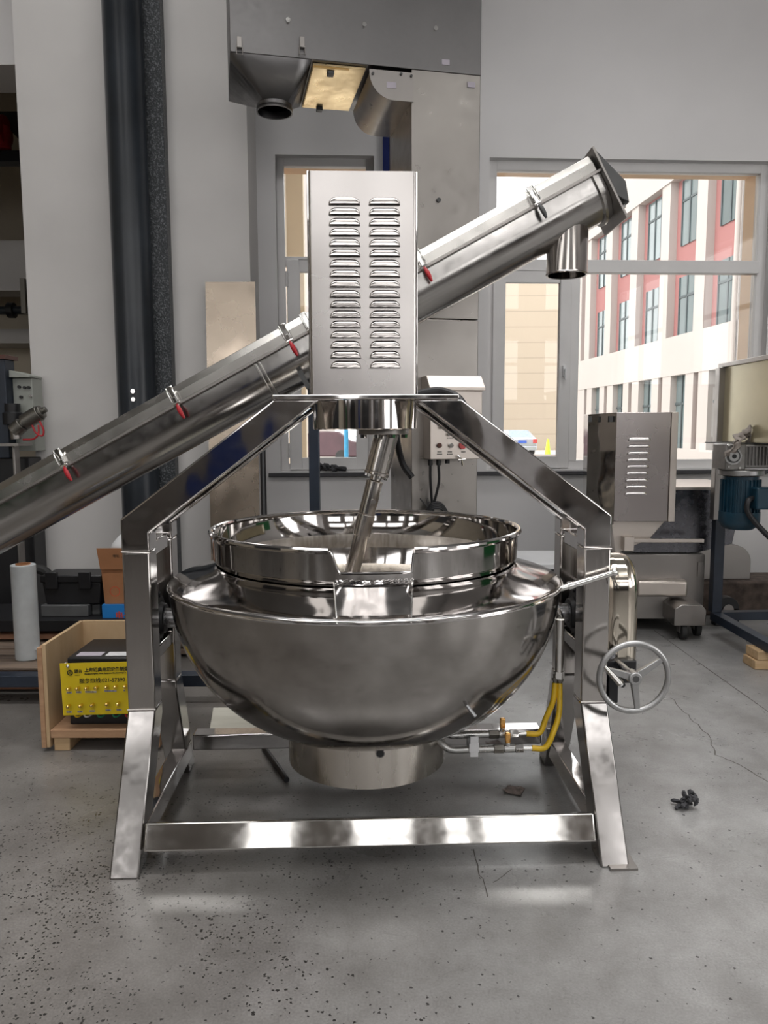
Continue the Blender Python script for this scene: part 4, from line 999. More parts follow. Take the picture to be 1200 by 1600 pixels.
for px in (921, 951):
    q = fl_(px, 655, -.19); b = MB(); b.box(q.x-.012, q.x+.012, -.262+(.05 if px < 930 else 0), -.2, q.z-.02, q.z+.02); b.build('door_hinge', M['darkgrey'], mb)
# rounded steel chest with bench (right of the feeder)
a, c = WY(1118, 852, 6.1), WY(1172, 905, 6.1)
t = thing('rounded_chest', 'low steel housing with rounded top corner standing on rough brown block behind the blue frame', 'machine part', (a.x, 6.1, c.z))
h = a.z-c.z; wdt = c.x-a.x
b = MB(); b.prism([(-.20, 0), (wdt, 0), (wdt, h*.5)]+arc(wdt-h*.5, h*.5, h*.5, 0, PI/2, 8)+[(-.20, h)], 'y', 0, .3); b.build('housing', M['dullsteel'], t, bevel=.004)
b = MB(); q = WY(1110, 906, 6.05); r_ = WY(1290, 950, 6.05)
b.box(2.45, 4.6, 6.02, 6.42, 0, c.z-.002); o = tag(b.build('rough_block', M['brick'], bevel=.02), 'long rough dark brown block along the wall under the rounded housing', 'block')
# white worktop seen between bowl and right post
a, c = WY(805, 862, 5.9), WY(905, 885, 5.9)
t = thing('white_bench', 'low white topped bench behind the kettle under the wide window', 'bench', (0, 0, 0))
b = MB(); b.box(.85, a.x+.55, 5.35, 5.95, a.z-.04, a.z); b.build('bench_top', M['white'], t, bevel=.005)
for x in (.9, a.x+.5):
    for y in (5.4, 5.9):
        b = MB(); b.box(x-.02, x+.02, y-.02, y+.02, 0, a.z-.04); b.build('leg', M['darkgrey'], t)
b = MB(); b.box(.88, a.x+.52, 5.42, 5.92, .15, a.z-.06); b.build('under_cabinet', M['greybox'], t)

# ============================================================ blue frame with cream tank and geared motor
t = thing('tank_stand', 'dark blue steel frame carrying a cream coloured tank, at the right edge', 'tank stand', (2.3, 5.35, 0))
TI = Matrix.Translation((2.3, 5.35, 0)).inverted()
c0 = WZ(1112, 968, .12)
bx, by = c0.x+.02, c0.y
fd = WZ(1185, 1010, .12); dvv = Vector((fd.x-c0.x, fd.y-c0.y, 0)).normalized()
def beam(b, p, q, w_, h_):
    p = Vector(p); q = Vector(q); d_ = (q-p).normalized(); n_ = Vector((-d_.y, d_.x, 0))
    vs = []
    for e in (p, q):
        for sy, sz in ((-1, 0), (1, 0), (1, 1), (-1, 1)): vs.append(e+n_*sy*w_/2+Vector((0, 0, sz*h_)))
    b.add(vs, [(0, 1, 2, 3), (7, 6, 5, 4), (0, 4, 5, 1), (1, 5, 6, 2), (2, 6, 7, 3), (3, 7, 4, 0)])
P0 = Vector((bx, by, .12)); P1 = P0+dvv*2.0; P2 = P0+Vector((1.6, .05, 0)); P3 = P1+Vector((1.6, .05, 0))
b = MB(TI); beam(b, P0, P1, .07, .06); beam(b, P0, P2, .07, .06); beam(b, P1, P3, .07, .06); beam(b, P2, P3, .07, .06); b.build('base_frame', M['bluesteel'], t, bevel=.003)
ztk = WY(1115, 690, by).z; ztt = WY(1112, 568, by).z
for p in (P0, P2):
    b = MB(TI); b.box(p.x-.035, p.x+.035, p.y-.035, p.y+.035, .18, ztk); b.build('post', M['bluesteel'], t, bevel=.003)
b = MB(TI); beam(b, P0+Vector((0, 0, ztk-.18)), P2+Vector((0, 0, ztk-.18)), .06, .06); b.build('top_rail', M['bluesteel'], t, bevel=.003)
b = MB(TI); b.tube([(P0.x+.03, P0.y, ztk-.25), (P0.x+.12, P0.y-.02, ztk-.33)], .012, 8); b.build('brace', M['bluesteel'], t)
# tank: open topped box with folded edges, right side nearer
tx = P0.x-.02
tn = Vector((-dvv.y, dvv.x, 0)); tn = -tn if tn.x < 0 else tn; o_ = Vector((tx, by-.02, 0)); tk = [(p_.x, p_.y) for p_ in (o_, o_+dvv*1.9, o_+dvv*1.9+tn*1.2, o_+tn*1.2)]
b = MB(TI); b.prism(tk, 'z', ztk, ztt-.02); tank = b.build('tank', M['cream'], t, bevel=.004)
b = MB(TI); cxm = sum(p[0] for p in tk)/4; cym = sum(p[1] for p in tk)/4
b.prism([(cxm+(p[0]-cxm)*1.03, cym+(p[1]-cym)*1.05) for p in tk], 'z', ztt-.03, ztt); b.build('tank_rim', M['dullsteel'], tank, bevel=.003)
b = MB(TI); b.box(tx-.04, tx+.03, by-.05, by+.02, ztk-.55, ztt-.03); b.build('corner_strip', M['dullsteel'], tank, bevel=.004)
# geared motor hanging under the tank
gm = thing('geared_motor', 'blue electric motor with cast grey gearbox hanging below the cream tank', 'motor', (0, 0, 0))
my = by-.42
def gp(px, py): return WY(px, py, my)
a, c = gp(1124, 693), gp(1194, 733)
b = MB(); b.box(a.x, a.x+.13, my-.10, my+.10, c.z, a.z); gb = b.build('gearbox', M['gearbox'], gm, bevel=.008)
b = MB(); b.box(a.x+.13, c.x, my-.085, my+.085, c.z+.01, a.z-.005); b.build('gearbox_body', M['gearbox'], gm, bevel=.008)
for k in range(7):
    b = MB(); x = a.x+.15+k*.022; b.box(x, x+.006, my-.10, my-.08, c.z+.03, a.z-.02); b.build('cooling_fin', M['gearbox'], gb)
q = gp(1134, 712)
for r0_, dy, mm in ((.055, .012, 'alu'), (.042, .018, 'darkgrey'), (.032, .022, 'alu'), (.014, .026, 'black')):
    b = MB(); b.cyl((q.x, my-.10, q.z), (q.x, my-.10-dy, q.z), r0_, n=10 if r0_ == .055 else 24); b.build('output_ring', M[mm], gb)
for px, py in ((1127, 695), (1142, 694), (1127, 728), (1144, 730)):
    w_ = gp(px, py); b = MB(); b.cyl((w_.x, my-.10, w_.z), (w_.x, my-.112, w_.z), .008, n=10); b.build('bolt', M['chrome'], gb)
a2, c2 = gp(1126, 737), gp(1190, 742); xm = (gp(1128, 760).x+gp(1186, 760).x)/2; rm = (gp(1186, 760).x-gp(1128, 760).x)/2
b = MB(); b.cyl((xm, my, c2.z), (xm, my, a2.z+.012), rm*1.13, n=40); b.build('motor_flange', M['alu'], gm, bevel=.004)
z0, z1, z2 = gp(1150, 744).z, gp(1150, 800).z, gp(1150, 826).z
b = MB(); b.cyl((xm, my, z1), (xm, my, z0), rm*.9, n=40); mt = b.build('motor_body', M['motor'], gm)
for k in range(26):
    an = 2*PI*k/26; ca, sa = math.cos(an), math.sin(an); b = MB()
    b.box(rm*.88, rm*1.02, -.004, .004, z1+.005, z0-.02, Matrix.Translation((xm, my, 0)) @ Matrix.Rotation(an, 4, 'Z')); b.build('motor_fin', M['motor'], mt)
b = MB(); b.lathe([(0, z2-.0), (rm*.7, z2), (rm*.92, z2+.02), (rm*1.04, z2+.05), (rm*1.04, z1+.005), (0, z1+.005)], (xm, my), 40); b.build('fan_cowl', M['motor'], gm)
q = gp(1176, 775); b = MB(); b.box(q.x-.07, q.x+.10, my-.20, my-.09, q.z-.07, q.z+.07); tb = b.build('terminal_box', M['motor'], gm, bevel=.012, seg=3)
b = MB(); w_ = gp(1184, 778); b.box(w_.x-.03, w_.x+.03, my-.204, my-.2, w_.z-.03, w_.z+.03); b.build('motor_label', M['white'], tb)
b = MB(); b.tube(smoothpath([(q.x-.07, my-.15, q.z), (q.x-.11, my-.17, q.z-.02), (q.x-.10, my-.17, q.z-.10), (q.x+.05, my-.17, q.z-.26), (q.x+.30, my-.15, q.z-.45)], 6), .018, 10); b.build('motor_cable', M['black'], gm)
b = MB(); b.box(a.x+.03, a.x+.25, my-.06, my+.30, a.z-.002, ztk+.0); b.build('mounting_bracket', M['darkgrey'], gm)
# rag draped over the gearbox
b = MB(); a, m_, e = gp(1126, 712), gp(1150, 672), gp(1174, 690)
rows = []
path = smoothpath([(a.x, my-.125, a.z+.01), (a.x+.05, my-.13, a.z+.09), (m_.x-.02, my-.11, m_.z-.05), (m_.x+.02, my-.06, m_.z+.0), (m_.x+.09, my-.03, m_.z-.05), (e.x+.02, my-.02, e.z+.03)], 5)
vs = []; random.seed(11)
for i, p in enumerate(path):
    wd = .045+.02*math.sin(i*.6)
    for j in range(7):
        f = (j-3)/3; vs.append(p+Vector((f*wd*.8+.01*math.sin(i*1.7+j), -.01*math.cos(j*2.1+i), f*wd*.5+.008*math.sin(j*2+i))))
fs = [(i*7+j, i*7+j+1, (i+1)*7+j+1, (i+1)*7+j) for i in range(len(path)-1) for j in range(6)]
b.add(vs, fs); rg = b.build('rag', M['rag'], smooth=60, fix=False); md = rg.modifiers.new('solid', 'SOLIDIFY'); md.thickness = .008; md.offset = -1
tag(rg, 'pale dirty rag draped over the grey gearbox of the blue motor', 'rag')
# pillow bearing behind the frame corner
q = WY(1133, 948, 5.75); b = MB(); b.cyl((q.x, 5.70, q.z), (q.x, 5.78, q.z), .085, n=28); b.box(q.x-.09, q.x+.09, 5.70, 5.78, 0, q.z); pb = tag(b.build('bearing_block', M['black'], bevel=.004), 'black pillow block bearing on the floor behind the blue frame', 'bearing')
b = MB(); b.cyl((q.x, 5.698, q.z-.01), (q.x, 5.69, q.z-.01), .04, n=24); b.build('shaft_bore', M['dullsteel'], pb)
# timber blocks under the frame
for k, (dz) in enumerate((0, .06)):
    p = WZ(1150, 1031, 0)
    for r_ in range(2):
        b = MB(); x = p.x+.015*k; y = p.y-.28*r_
        Mx = Matrix.Translation((x+.02, y-.05, 0)) @ Matrix.Rotation(math.atan2(dvv.y, dvv.x)+PI/2, 4, 'Z')
        if r_ == 0: b.box(0, .62, -.16, 0, dz, dz+.057, Mx)
        else: continue
        tag(b.build('timber_block', M['blockwood'], bevel=.004), ('lower' if k == 0 else 'upper')+' pale timber block of the pair propping the blue frame', 'timber block', 'timber blocks under the blue frame')

# ============================================================ left side: crate, pallets, boxes
t = thing('wooden_crate', 'open plywood crate holding a black charger, on the floor left of the stand', 'crate', (-1.33, 3.48, 0))
TI = Matrix.Translation((-1.33, 3.48, 0)).inverted()
cx0_, cx1_, cy0, cy1 = -1.585, -1.075, 3.46, 3.92
b = MB(TI); b.box(cx0_, cx0_+.018, cy0, cy1, .02, .515); b.build('side_panel', M['plywood'], t, bevel=.002)
b = MB(TI); b.box(cx1_-.018, cx1_, cy0, cy1, .02, .515); b.build('side_panel', M['plywood'], t, bevel=.002)
b = MB(TI); b.box(cx0_, cx1_, cy1-.018, cy1, .06, .515); b.build('back_panel', M['plywood'], t, bevel=.002)
for x in (cx0_-.022, cx1_-.0):
    b = MB(TI); b.box(x, x+.022, cy0-.004, cy0+.05, .02, .50); b.build('corner_batten', M['pine'], t, bevel=.002)
b = MB(TI); b.box(cx0_+.02, cx1_-.02, cy0+.0, cy1-.02, .065, .105); b.build('deck', M['pine'], t, bevel=.003)
for x in (cx0_+.03, cx1_-.12):
    b = MB(TI); b.box(x, x+.075, cy0+.01, cy1-.02, 0, .065); b.build('skid', M['blockwood'], t, bevel=.004)
# charger in it
t = thing('charger_unit', 'black power unit with yellow terminal panel inside the plywood crate', 'power unit', (-1.3, 3.5, .105))
TI = Matrix.Translation((-1.3, 3.5, .105)).inverted()
dz = .105
b = MB(TI); b.box(-1.50, -1.10, 3.53, 3.86, dz, .43); b.build('case', M['black'], t, bevel=.006)
b = MB(TI); b.box(-1.51, -1.10, 3.49, 3.53, .36, .395); b.box(-1.51, -1.49, 3.49, 3.54, .30, .395); b.build('front_rail', M['black'], t, bevel=.004)
for x0, x1 in ((-1.47, -1.35), (-1.33, -1.16)):
    b = MB(TI); b.box(x0, x1, 3.56, 3.62, .43, .432); b.build('warning_label', M['labelgrey'] if x0 < -1.4 else M['white'], t)
for x, z in ((-1.495, .405), (-1.475, .375)):
    b = MB(TI); b.sphere((x, 3.50 if z > .4 else 3.488, z), .012, 8); b.build('terminal_knob', M['chrome'], t)
yp = 3.462
pl = [local(px, py, Matrix.Identity(4), yp) for px, py in ((93, 1037), (203, 1033), (206, 1112), (100, 1118))]
x0, x1, zt, zb_ = pl[0].x, pl[0].x+.46, pl[0].z, pl[3].z
PMt = TI @ Matrix.Translation((x0, yp, zt)) @ Matrix.Rotation(R(-1.3), 4, 'Y')     # panel frame: x right, z down negative
hgt = zt-zb_
b = MB(PMt); b.box(0, x1-x0, 0, .004, -hgt, 0); b.add([(0, 0, -hgt), (.02, 0, -hgt), (.02, 0, -hgt)], []); pn = b.build('yellow_panel', M['yellow'], t)
sc = x1-x0
def pp(px, py):
    q = Vector(local(px, py, Matrix.Identity(4), yp)); return (TI @ q)
def PT(v): return Matrix.Translation(v) @ Matrix.Rotation(R(-2.0), 4, 'Y') @ FACE
for i, (px, py) in enumerate(((109, 1075), (123, 1074.5), (137, 1074), (152, 1073), (168, 1072), (182, 1071.5), (197, 1071), (109, 1102), (128, 1101), (146, 1100), (169, 1098.5), (186, 1098))):
    q = pp(px, py); b = MB(); b.cyl(q+Vector((0, -.0, 0)), q+Vector((.002, -.024, .003)), .0075, n=10); b.cyl(q+Vector((.002, -.024, .003)), q+Vector((.002, -.030, .003)), .0085, n=10); b.sphere(q+Vector((.002, -.030, .003)), .0078, 6)
    b.build('brass_terminal', M['gold'], pn)
q = pp(106, 1041); b = MB(); b.sphere(q, .009, 8); b.build('panel_screw', M['chrome'], pn)
q = pp(109.5, 1051); q.y -= .001; b = MB(); b.lathe([(.0095, 0), (.0135, 0), (.0135, .0012), (.0095, .0012)], (0, 0), 24, mtx=Matrix.Translation(q) @ FACE); b.build('logo_ring', M['text'], pn)
b = MB(); b.tube([q+Vector(p) for p in ((-.006, -.0005, -.006), (.0, -.0005, .006), (.006, -.0005, .002), (.001, -.0005, -.001), (.006, -.0005, -.008))], .0016, 6); b.build('logo_mark', M['text'], pn)
def ptx(s, px, py, size, sx=1.0, al='LEFT', mat='text', bold=.0):
    q = pp(px, py); q.y -= .0012; text('panel_print', s, size, M[mat], pn, PT(q), al, sx, bold=bold)
ptx('颂台', 116, 1049.5, .019, 1.0, bold=.0004); ptx('SONGTAI', 117, 1055, .0052, 1.0)
ptx('上海颂典电源设备制造有限公司', 132, 1047.5, .0205, 1.0, bold=.0006)
ptx('Shanghai Songdian Power Equipment Manufacturing Co.', 132, 1053, .0088, .98, bold=.0002)
ptx('服务热线:021-57390', 124, 1064.5, .0245, 1.02, bold=.0003)
for px, py, s in ((104, 1082, '5A.48V'), (119, 1081.5, '5A.60V'), (133, 1081, '5A.72V/5A.80V'), (163, 1079.5, '5A.96V/5A.120V'), (193, 1078.5, '5A'), (104, 1112.5, '5A.48V'), (121, 1112, '5A.60V'), (140, 1111, '5A.72V'), (165, 1109.5, '5A.80V'), (182, 1109, '5A.96V')):
    q = pp(px, py); wd = .0052*len(s)*.78; b = MB(); b.box(q.x, q.x+wd, q.y-.0008, q.y, q.z-.004, q.z+.004); st = b.build('label_strip', M['labelgrey'], pn); q.y -= .0012
    text('panel_print', s, .0075, M['text'], st, Matrix.Translation(q+Vector((.001, 0, 0))) @ FACE, 'LEFT', .9)
for k, (px, c_) in enumerate(((117, 'hose'), (132, 'white'), (153, 'green'), (177, 'green'), (197, 'red'))):
    q = pp(px, 1118); b = MB(); b.tube(smoothpath([q+Vector((-.012, .03, .02)), q+Vector((-.004, .012, -.006)), q+Vector((.012, .02, -.012)), q+Vector((.03, .05, .0))], 5), .004, 8); b.build('wire', M[c_], t)
# near pallet with steel beam and stretch film roll
t = thing('slatted_pallet', 'low dark slatted wooden pallet carrying the white film roll', 'pallet', (-2.4, 4.6, 0))
TI = Matrix.Translation((-2.4, 4.6, 0)).inverted()
for y in (4.17, 4.45, 4.74):
    for x in (-3.3, -2.55, -1.86):
        b = MB(TI); b.box(x, x+.10, y, y+.09, 0, .06); b.build('foot_block', M['orangewood'], t, bevel=.003)
    b = MB(TI); b.box(-3.4, -1.66, y-.01, y+.10, .06, .10); b.build('bottom_board', M['orangewood'], t, bevel=.003)
for k in range(5):
    b = MB(TI); y = 4.16+k*.15; b.box(-3.4, -1.45, y, y+.115, .10 if k else .17, .125 if k else .185); b.build('top_slat', M['oldwood'], t, bevel=.003)
q = WY(45, 1030, 4.42)
fz = .127
t = thing('film_roll', 'upright roll of clear stretch film standing on the low pallet', 'film roll', (WZ(44, 1028, fz).x, WZ(44, 1028, fz).y, fz))
yr = WZ(44, 1028, fz).y; rr = (WY(62, 960, yr).x-WY(24, 960, yr).x)/2*.97; hh_ = WY(25, 882, yr).z-fz
b = MB(); b.lathe([(.04, 0), (rr, 0), (rr, hh_), (.04, hh_)], (0, 0), 48); b.build('film', M['film'], t, smooth=40, bevel=.003)
b = MB(); b.lathe([(.034, -.0), (.042, -.0), (.042, hh_+.006), (.034, hh_+.006), (.034, 0)], (0, 0), 32); b.build('cardboard_core', M['carton'], t)
b = MB(); tag(b.build('x', M['white'])); bpy.data.objects.remove(bpy.data.objects['x'])
p = WZ(63, 1032, .125); b = MB(); b.box(p.x-.03, p.x+.03, p.y, p.y+.05, .186, .190); tag(b.build('paper_slip', M['white']), 'small white slip lying on the pallet beside the film roll', 'slip')
# far pallet stack
t = thing('pallet_stack', 'dark stacked slatted pallets carrying toolbox and boxes by the column', 'pallet', (-2.3, 5.3, 0))
TI = Matrix.Translation((-2.3, 5.3, 0)).inverted()
def zy(py, Y): return WY(100, py, Y).z
Yf = 4.95; zt_ = zy(968, Yf)
levels = 3; 
for k in range(levels):
    z = .02+k*(zt_-.10)/levels; b = MB(TI); b.box(-3.6, -1.05, Yf, 5.42, z, z+.035); b.build('deck', M['oldwood'] if k < 2 else M['orangewood'], t, bevel=.003)
    for x in (-3.5, -2.4, -1.25):
        b = MB(TI); b.box(x, x+.12, Yf+.02, 5.40, z-.02 if k == 0 else z-.08, z if k == 0 else z); b.build('bearer', M['oldwood'], t)
b = MB(TI); b.box(-3.6, -1.05, Yf-.02, 5.42, zt_-.075, zt_); b.build('steel_deck', M['black'], t, bevel=.003)
for x in (-3.5, -1.3): 
    b = MB(TI); b.box(x, x+.12, Yf+.02, 5.40, zt_-.17, zt_-.07); b.build('bearer', M['oldwood'], t)
Yb = 5.02
a, c = WY(63, 940, Yb), WY(138, 966, Yb)
b = MB(); zg = WY(63, 946, Yb).z; b.box(a.x, c.x, Yb, Yb+.32, zt_, zg); b.box(c.x+.002, WY(160, 960, Yb+.1).x, Yb+.06, Yb+.32, zt_, zg-.01)
gb_ = tag(b.build('grey_carton', M['greybox'], bevel=.006), 'flat dark grey box under the black toolbox', 'box')
a, c = WY(68, 897, Yb+.08), WY(163, 938, Yb+.08)
t = thing('toolbox', 'black plastic toolbox resting on the grey box', 'toolbox', (a.x, Yb+.05, zg))
x0, x1 = a.x, c.x; ht = a.z-zg
TI2 = Matrix.Translation((a.x, Yb+.05, zg)).inverted()
b = MB(TI2); b.prism([(x0+.03, zg), (x1-.01, zg), (x1, zg+ht*.75), (x0+.01, zg+ht*.75)], 'y', Yb+.03, Yb+.27); b.build('box_body', M['black'], t, bevel=.008)
b = MB(TI2); b.box(x0, x1+.01, Yb+.02, Yb+.28, zg+ht*.75, zg+ht); b.build('lid', M['black'], t, bevel=.008)
for x in (x0+.04, x1-.14): b = MB(TI2); b.box(x, x+.08, Yb+.005, Yb+.03, zg+ht*.55, zg+ht*1.12); b.build('catch', M['black'], t, bevel=.004)
# blue carton and brown carton
a, c = WY(159, 945, 4.98), WY(208, 972, 4.98)
b = MB(); b.box(a.x, a.x+.28, 4.98, 5.20, zt_, a.z); bb_ = tag(b.build('blue_box', M['blueboxm'], bevel=.002), 'bright blue box with red lettering under the brown carton', 'box')
q = WY(187, 962, 4.979); text('box_print', '电子', .055, M['textred'], bb_, Matrix.Translation((q.x-.03, 4.978, q.z)) @ FACE, 'LEFT', bold=.001)
b = MB(); zb2 = a.z; a2 = WY(150, 857, 4.98); 
x0, x1 = WY(162, 942, 4.98).x, a2.x+.30
n = [(x0, zb2), (x1-.03, zb2), (x1, zb2+.27), (WY(156, 890, 4.98).x, WY(156, 890, 4.98).z)]
b.prism(n, 'y', 5.0, 5.22); ct = tag(b.build('cardboard_box', M['carton'], bevel=.002), 'open brown cardboard carton standing on the bright blue box', 'box')
zf = n[3][1]; b = MB(); b.prism([(n[3][0], zf), (x1, zf), (x1+.0, a2.z), (a2.x, a2.z)], 'y', 4.985, 4.992); b.build('flap', M['carton'], ct)
q = WY(183, 869, 4.984); text('box_print', '地址: 上海', .022, M['text'], ct, Matrix.Translation((q.x-.03, 4.984, q.z)) @ FACE, 'LEFT')
q = WY(178, 925, 4.98); b = MB(); b.lathe([(.030, 0), (.033, 0), (.033, .001), (.030, .001), (.030, 0)], (0, 0), 28, mtx=Matrix.Translation((q.x, 5.0, q.z)) @ FACE); b.build('stamp_ring', M['textred'], ct)
q = WY(186, 850, 5.05); b = MB()
b.lathe([(.0, .0), (.10, 0), (.125, .03), (.11, .08), (.06, .125), (.015, .14), (.0, .14)], (0, 0), 20, mtx=Matrix.Translation((q.x+.05, 5.11, a2.z-.06)))
for i_, v in enumerate(b.v): b.v[i_] = v+Vector((math.sin(v.z*40+v.x*30), math.cos(v.x*50), math.sin(v.x*45)))*.006
tag(b.build('plastic_bag', M['white'], smooth=80), 'white plastic bag bulging out of the brown carton', 'bag')

# ============================================================ dark machine and control cabinet in the left bay
Ym = 5.75
t = thing('dark_press', 'tall dark machine at the left edge with grey switch cabinet and angled valve', 'machine', (-3.0, Ym, 0))
TI = Matrix.Translation((-3.0, Ym, 0)).inverted()
def mp(px, py, Y=Ym): return WY(px, py, Y)
xr = mp(48, 750).x; zt_m = mp(20, 690).z
b = MB(TI); b.box(-4.2, xr, Ym, Ym+.2, 0, zt_m-.12); b.build('machine_body', M['black'], t, bevel=.006)
a = mp(12, 562); b = MB(TI); b.box(-4.2, a.x, Ym-.05, Ym+.1, zt_m-.12, a.z); b.build('column_post', M['bluesteel'], t, bevel=.005)
b = MB(TI); b.box(-4.2, a.x+.02, Ym-.08, Ym+.12, a.z, a.z+.03); b.build('top_cap', M['darkred'], t)
a, c = mp(14, 590), mp(50, 640); b = MB(TI); b.box(a.x, c.x-.012, Ym+.05, Ym+.22, mp(20, 705).z, a.z); cbn = b.build('switch_cabinet', M['cabinet'], t, bevel=.004)
b = MB(TI); b.prism([(a.x, a.z+.002), (a.x, mp(13, 578).z), (c.x-.006, mp(47, 586).z), (c.x-.006, a.z+.002)], 'y', Ym+.0, Ym+.22); b.build('cabinet_hood', M['cabinet'], cbn, bevel=.003)
for px, py, mm_ in ((26, 604, 'black'), (34.5, 605, 'black'), (41, 605, 'black'), (29, 620, 'black'), (44, 618, 'chrome')):
    q = mp(px, py); b = MB(TI); b.cyl((q.x, Ym+.05, q.z), (q.x, Ym+.03, q.z), .011, n=14); b.build('switch_knob', M[mm_], cbn)
# angled pneumatic valve
b = MB(TI); p0, p1, p2, p3 = mp(22, 674, Ym-.12), mp(38, 660, Ym-.12), mp(62, 645, Ym-.12), mp(72, 639, Ym-.12)
b.tube([p0, p0+(p1-p0)*.8], .055, 20); b.tube([p0+(p1-p0)*.75, p1], .035, 16); b.tube([p1, p2], .058, 20); b.tube([p2, p2+(p3-p2)*.4], .05, 16); b.tube([p2+(p3-p2)*.3, p3], .022, 12)
vv = b.build('angle_valve', M['darkgalv'], t, bevel=.003)
b = MB(TI); b.cyl(mp(26, 686, Ym-.12), mp(24, 672, Ym-.12), .04, n=20); b.box(mp(18, 690).x, mp(50, 690).x, Ym-.22, Ym, mp(20, 692).z-.02, mp(20, 692).z); b.build('valve_base', M['dullsteel'], t)
b = MB(TI); b.tube(smoothpath([mp(50, 664, Ym-.14), mp(56, 676, Ym-.15), mp(66, 681, Ym-.15), mp(68, 672, Ym-.15), mp(62, 658, Ym-.15)], 6), .007, 8)
b.tube(smoothpath([mp(60, 664, Ym-.14), mp(60, 678, Ym-.15), mp(52, 686, Ym-.15), mp(36, 687, Ym-.15)], 6), .007, 8); b.build('air_hose', M['red'], vv)
b = MB(TI); a, c = mp(22, 692, Ym-.1), mp(30, 760, Ym-.1); b.box(a.x, c.x, Ym-.14, Ym-.06, 0, a.z-.02); b.build('bright_leg', M['dullsteel'], t, bevel=.004)
b = MB(TI); q = mp(12, 640); b.lathe([(.0, -.06), (.07, -.06), (.07, .02), (.055, .03), (.055, .09), (.0, .09)], (mp(22, 650).x, Ym-.02), 24, mtx=Matrix.Translation((0, 0, mp(20, 650).z))); b.build('valve_cap', M['black'], t)
# coiled black tyre-like hose behind the film roll
q = WY(55, 925, 5.45); b = MB(); b.tube([(q.x-.02+.13*math.cos(2*PI*i/28), 5.55, q.z-.05+.20*math.sin(2*PI*i/28)) for i in range(28)], .035, 10, closed=True)
tag(b.build('hose_coil', M['rubber']), 'upright black rubber ring between film roll and grey box', 'hose')
# high pipe with valve and bracket on the far wall, red equipment above
t = thing('wall_pipe', 'dark horizontal pipe with flange under the far beam at the left edge', 'pipe', (-4.6, 11.2, 2.3))
q = WY(20, 485, 10.4); b = MB(Matrix.Translation((-4.6, 11.2, 2.3)).inverted()); b.cyl((-8.9, 10.4, q.z), (WY(38, 485, 10.4).x, 10.4, q.z), .055, n=16); b.build('pipe', M['pipe'], t)
q2 = WY(18, 485, 10.4); b = MB(Matrix.Translation((-4.6, 11.2, 2.3)).inverted()); b.cyl((q2.x-.04, 10.4, q2.z), (q2.x+.04, 10.4, q2.z), .10, n=20); b.build('flange', M['black'], t)
a = WY(36, 437, 10.4); b = MB(Matrix.Translation((-4.6, 11.2, 2.3)).inverted()); b.box(a.x, a.x+.06, 10.3, 10.5, q.z-.05, a.z); b.build('bracket', M['darkgalv'], t)
q = WY(10, 205, 9.0); t = thing('overhead_hoist', 'red and black hoist fitting high up at the left edge', 'hoist', (q.x, 9.0, q.z))
b = MB(); b.cyl((-.25, 0, .0), (.0, 0, -.0), .17, n=24); b.cyl((-.05, 0, -.2), (-.05, 0, .05), .09, n=20); b.build('hoist_body', M['red'], t, bevel=.01)
b = MB(); b.prism([(-.5, .25), (.28, .25), (.28, -.27), (.0, .05), (-.5, .05)], 'y', .1, .2); b.build('hoist_bracket', M['darkgrey'], t)
b = MB(); b.box(-.6, .26, -.05, .12, -.34, -.22); b.build('rail', M['black'], t, bevel=.004)

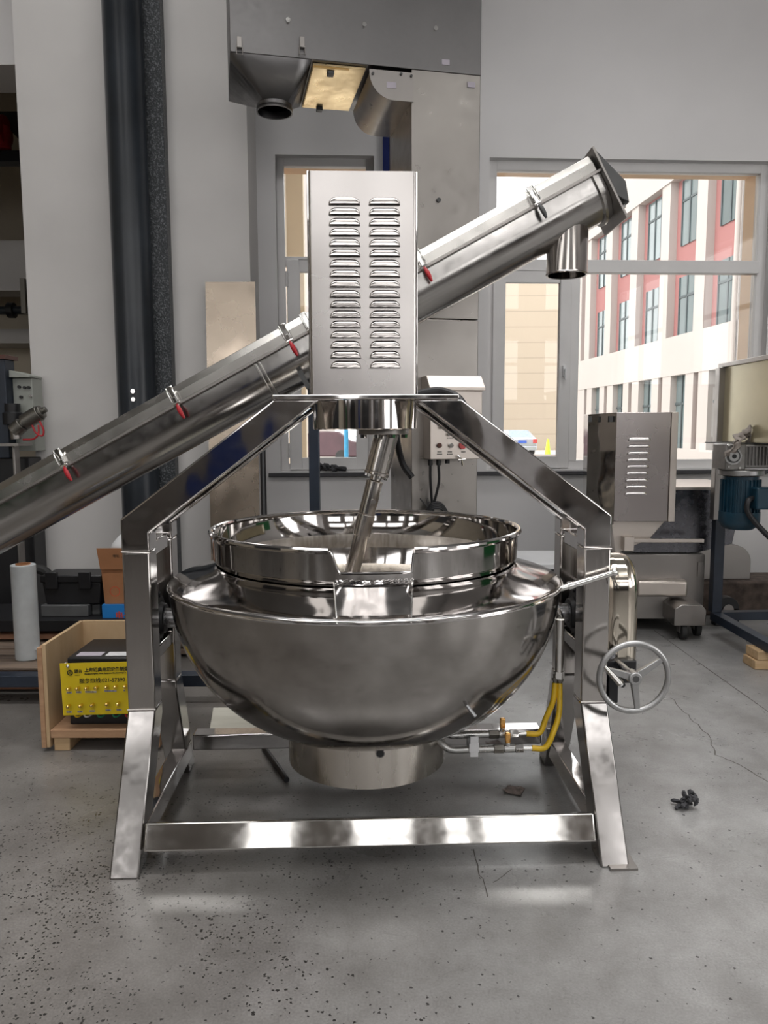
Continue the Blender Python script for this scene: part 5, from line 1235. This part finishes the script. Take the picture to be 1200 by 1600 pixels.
# ============================================================ small things on the floor
q0, q1, q2, q3 = WZ(333, 1102, .03), WZ(440, 1104, .03), WZ(452, 1150, .03), WZ(325, 1150, .03)
b = MB(); b.prism([(q0.x, q0.y), (q0.x+.62, q0.y+.0), (q0.x+.60, q3.y), (q3.x, q3.y)], 'z', 0, .018); tag(b.build('pale_board', M['board'], bevel=.002), 'flat pale board lying on the floor behind the rear crossbar', 'board')
q0, q1 = WZ(448, 1219, .012), WZ(412, 1168, .012); b = MB(); b.tube([(q0.x, q0.y, .013), (q1.x, q1.y, .013)], .0125, 12); tag(b.build('black_rod', M['black']), 'short black rod lying on the floor left of the kettle skirt', 'rod')
q = WZ(803, 1236, 0); b = MB(); vs = []
random.seed(2)
for i in range(5):
    for j in range(4):
        u_, v_ = (i/4-.5)*.075, (j/3-.5)*.075; a_ = R(-25)
        vs.append((q.x+u_*math.cos(a_)-v_*math.sin(a_), q.y+u_*math.sin(a_)+v_*math.cos(a_), .002+random.random()*.006+(.012 if i == 0 and j == 0 else 0)))
b.add(vs, [(i*4+j, (i+1)*4+j, (i+1)*4+j+1, i*4+j+1) for i in range(4) for j in range(3)]); sc_ = b.build('paper_scrap', M['scrap'], smooth=0, fix=False); md = sc_.modifiers.new('s', 'SOLIDIFY'); md.thickness = .0015
tag(sc_, 'small crumpled brownish paper scrap on the floor inside the stand', 'scrap')
q = WZ(1077, 1268, 0); b = MB(); random.seed(8)
for k in range(16):
    a_ = random.uniform(0, 2*PI); r1 = random.uniform(.01, .045); z_ = random.uniform(.006, .06)
    pts = [(q.x+r1*math.cos(a_)+random.uniform(-.02, .02), q.y+.02+r1*math.sin(a_)*.8+random.uniform(-.015, .015), max(.006, z_+random.uniform(-.025, .02))) for _ in range(4)]
    b.tube(smoothpath(pts, 3), [.003+.006*abs(math.sin(j*.8)) for j in range(10)], 6)
tag(b.build('crumpled_wire', M['cloth'], smooth=30), 'small black crumpled tangle on the floor right of the stand', 'litter')

# ------------------------------------------------------------ parts that look different from the rest of their thing
PL = {'gas_hose': 'yellow rubber hose', 'valve_lever': 'brass coloured valve lever', 'flange_bearing': 'black flange bearing', 'yellow_panel': 'yellow terminal panel with black lettering',
      'grip': 'red plastic grip', 'handwheel': 'cast aluminium handwheel with three spokes', 'worm_gearbox': 'black gearbox', 'power_cable': 'thick black cable', 'tag_plate': 'white tag on the pipes',
      'hatch': 'steel hatch with a yellow reflection painted in', 'emergency_button': 'red emergency button', 'support_post': 'dark blue square post', 'base_beam': 'dark blue floor beam', 'air_hose': 'red air hose', 'cardboard_core': 'brown cardboard core'}
for o in list(bpy.data.objects):
    k = o.name.split('.')[0]
    if o.parent and k in PL and not (k == 'grip' and 'dark' in o.data.materials[0].name): o['label'] = PL[k]
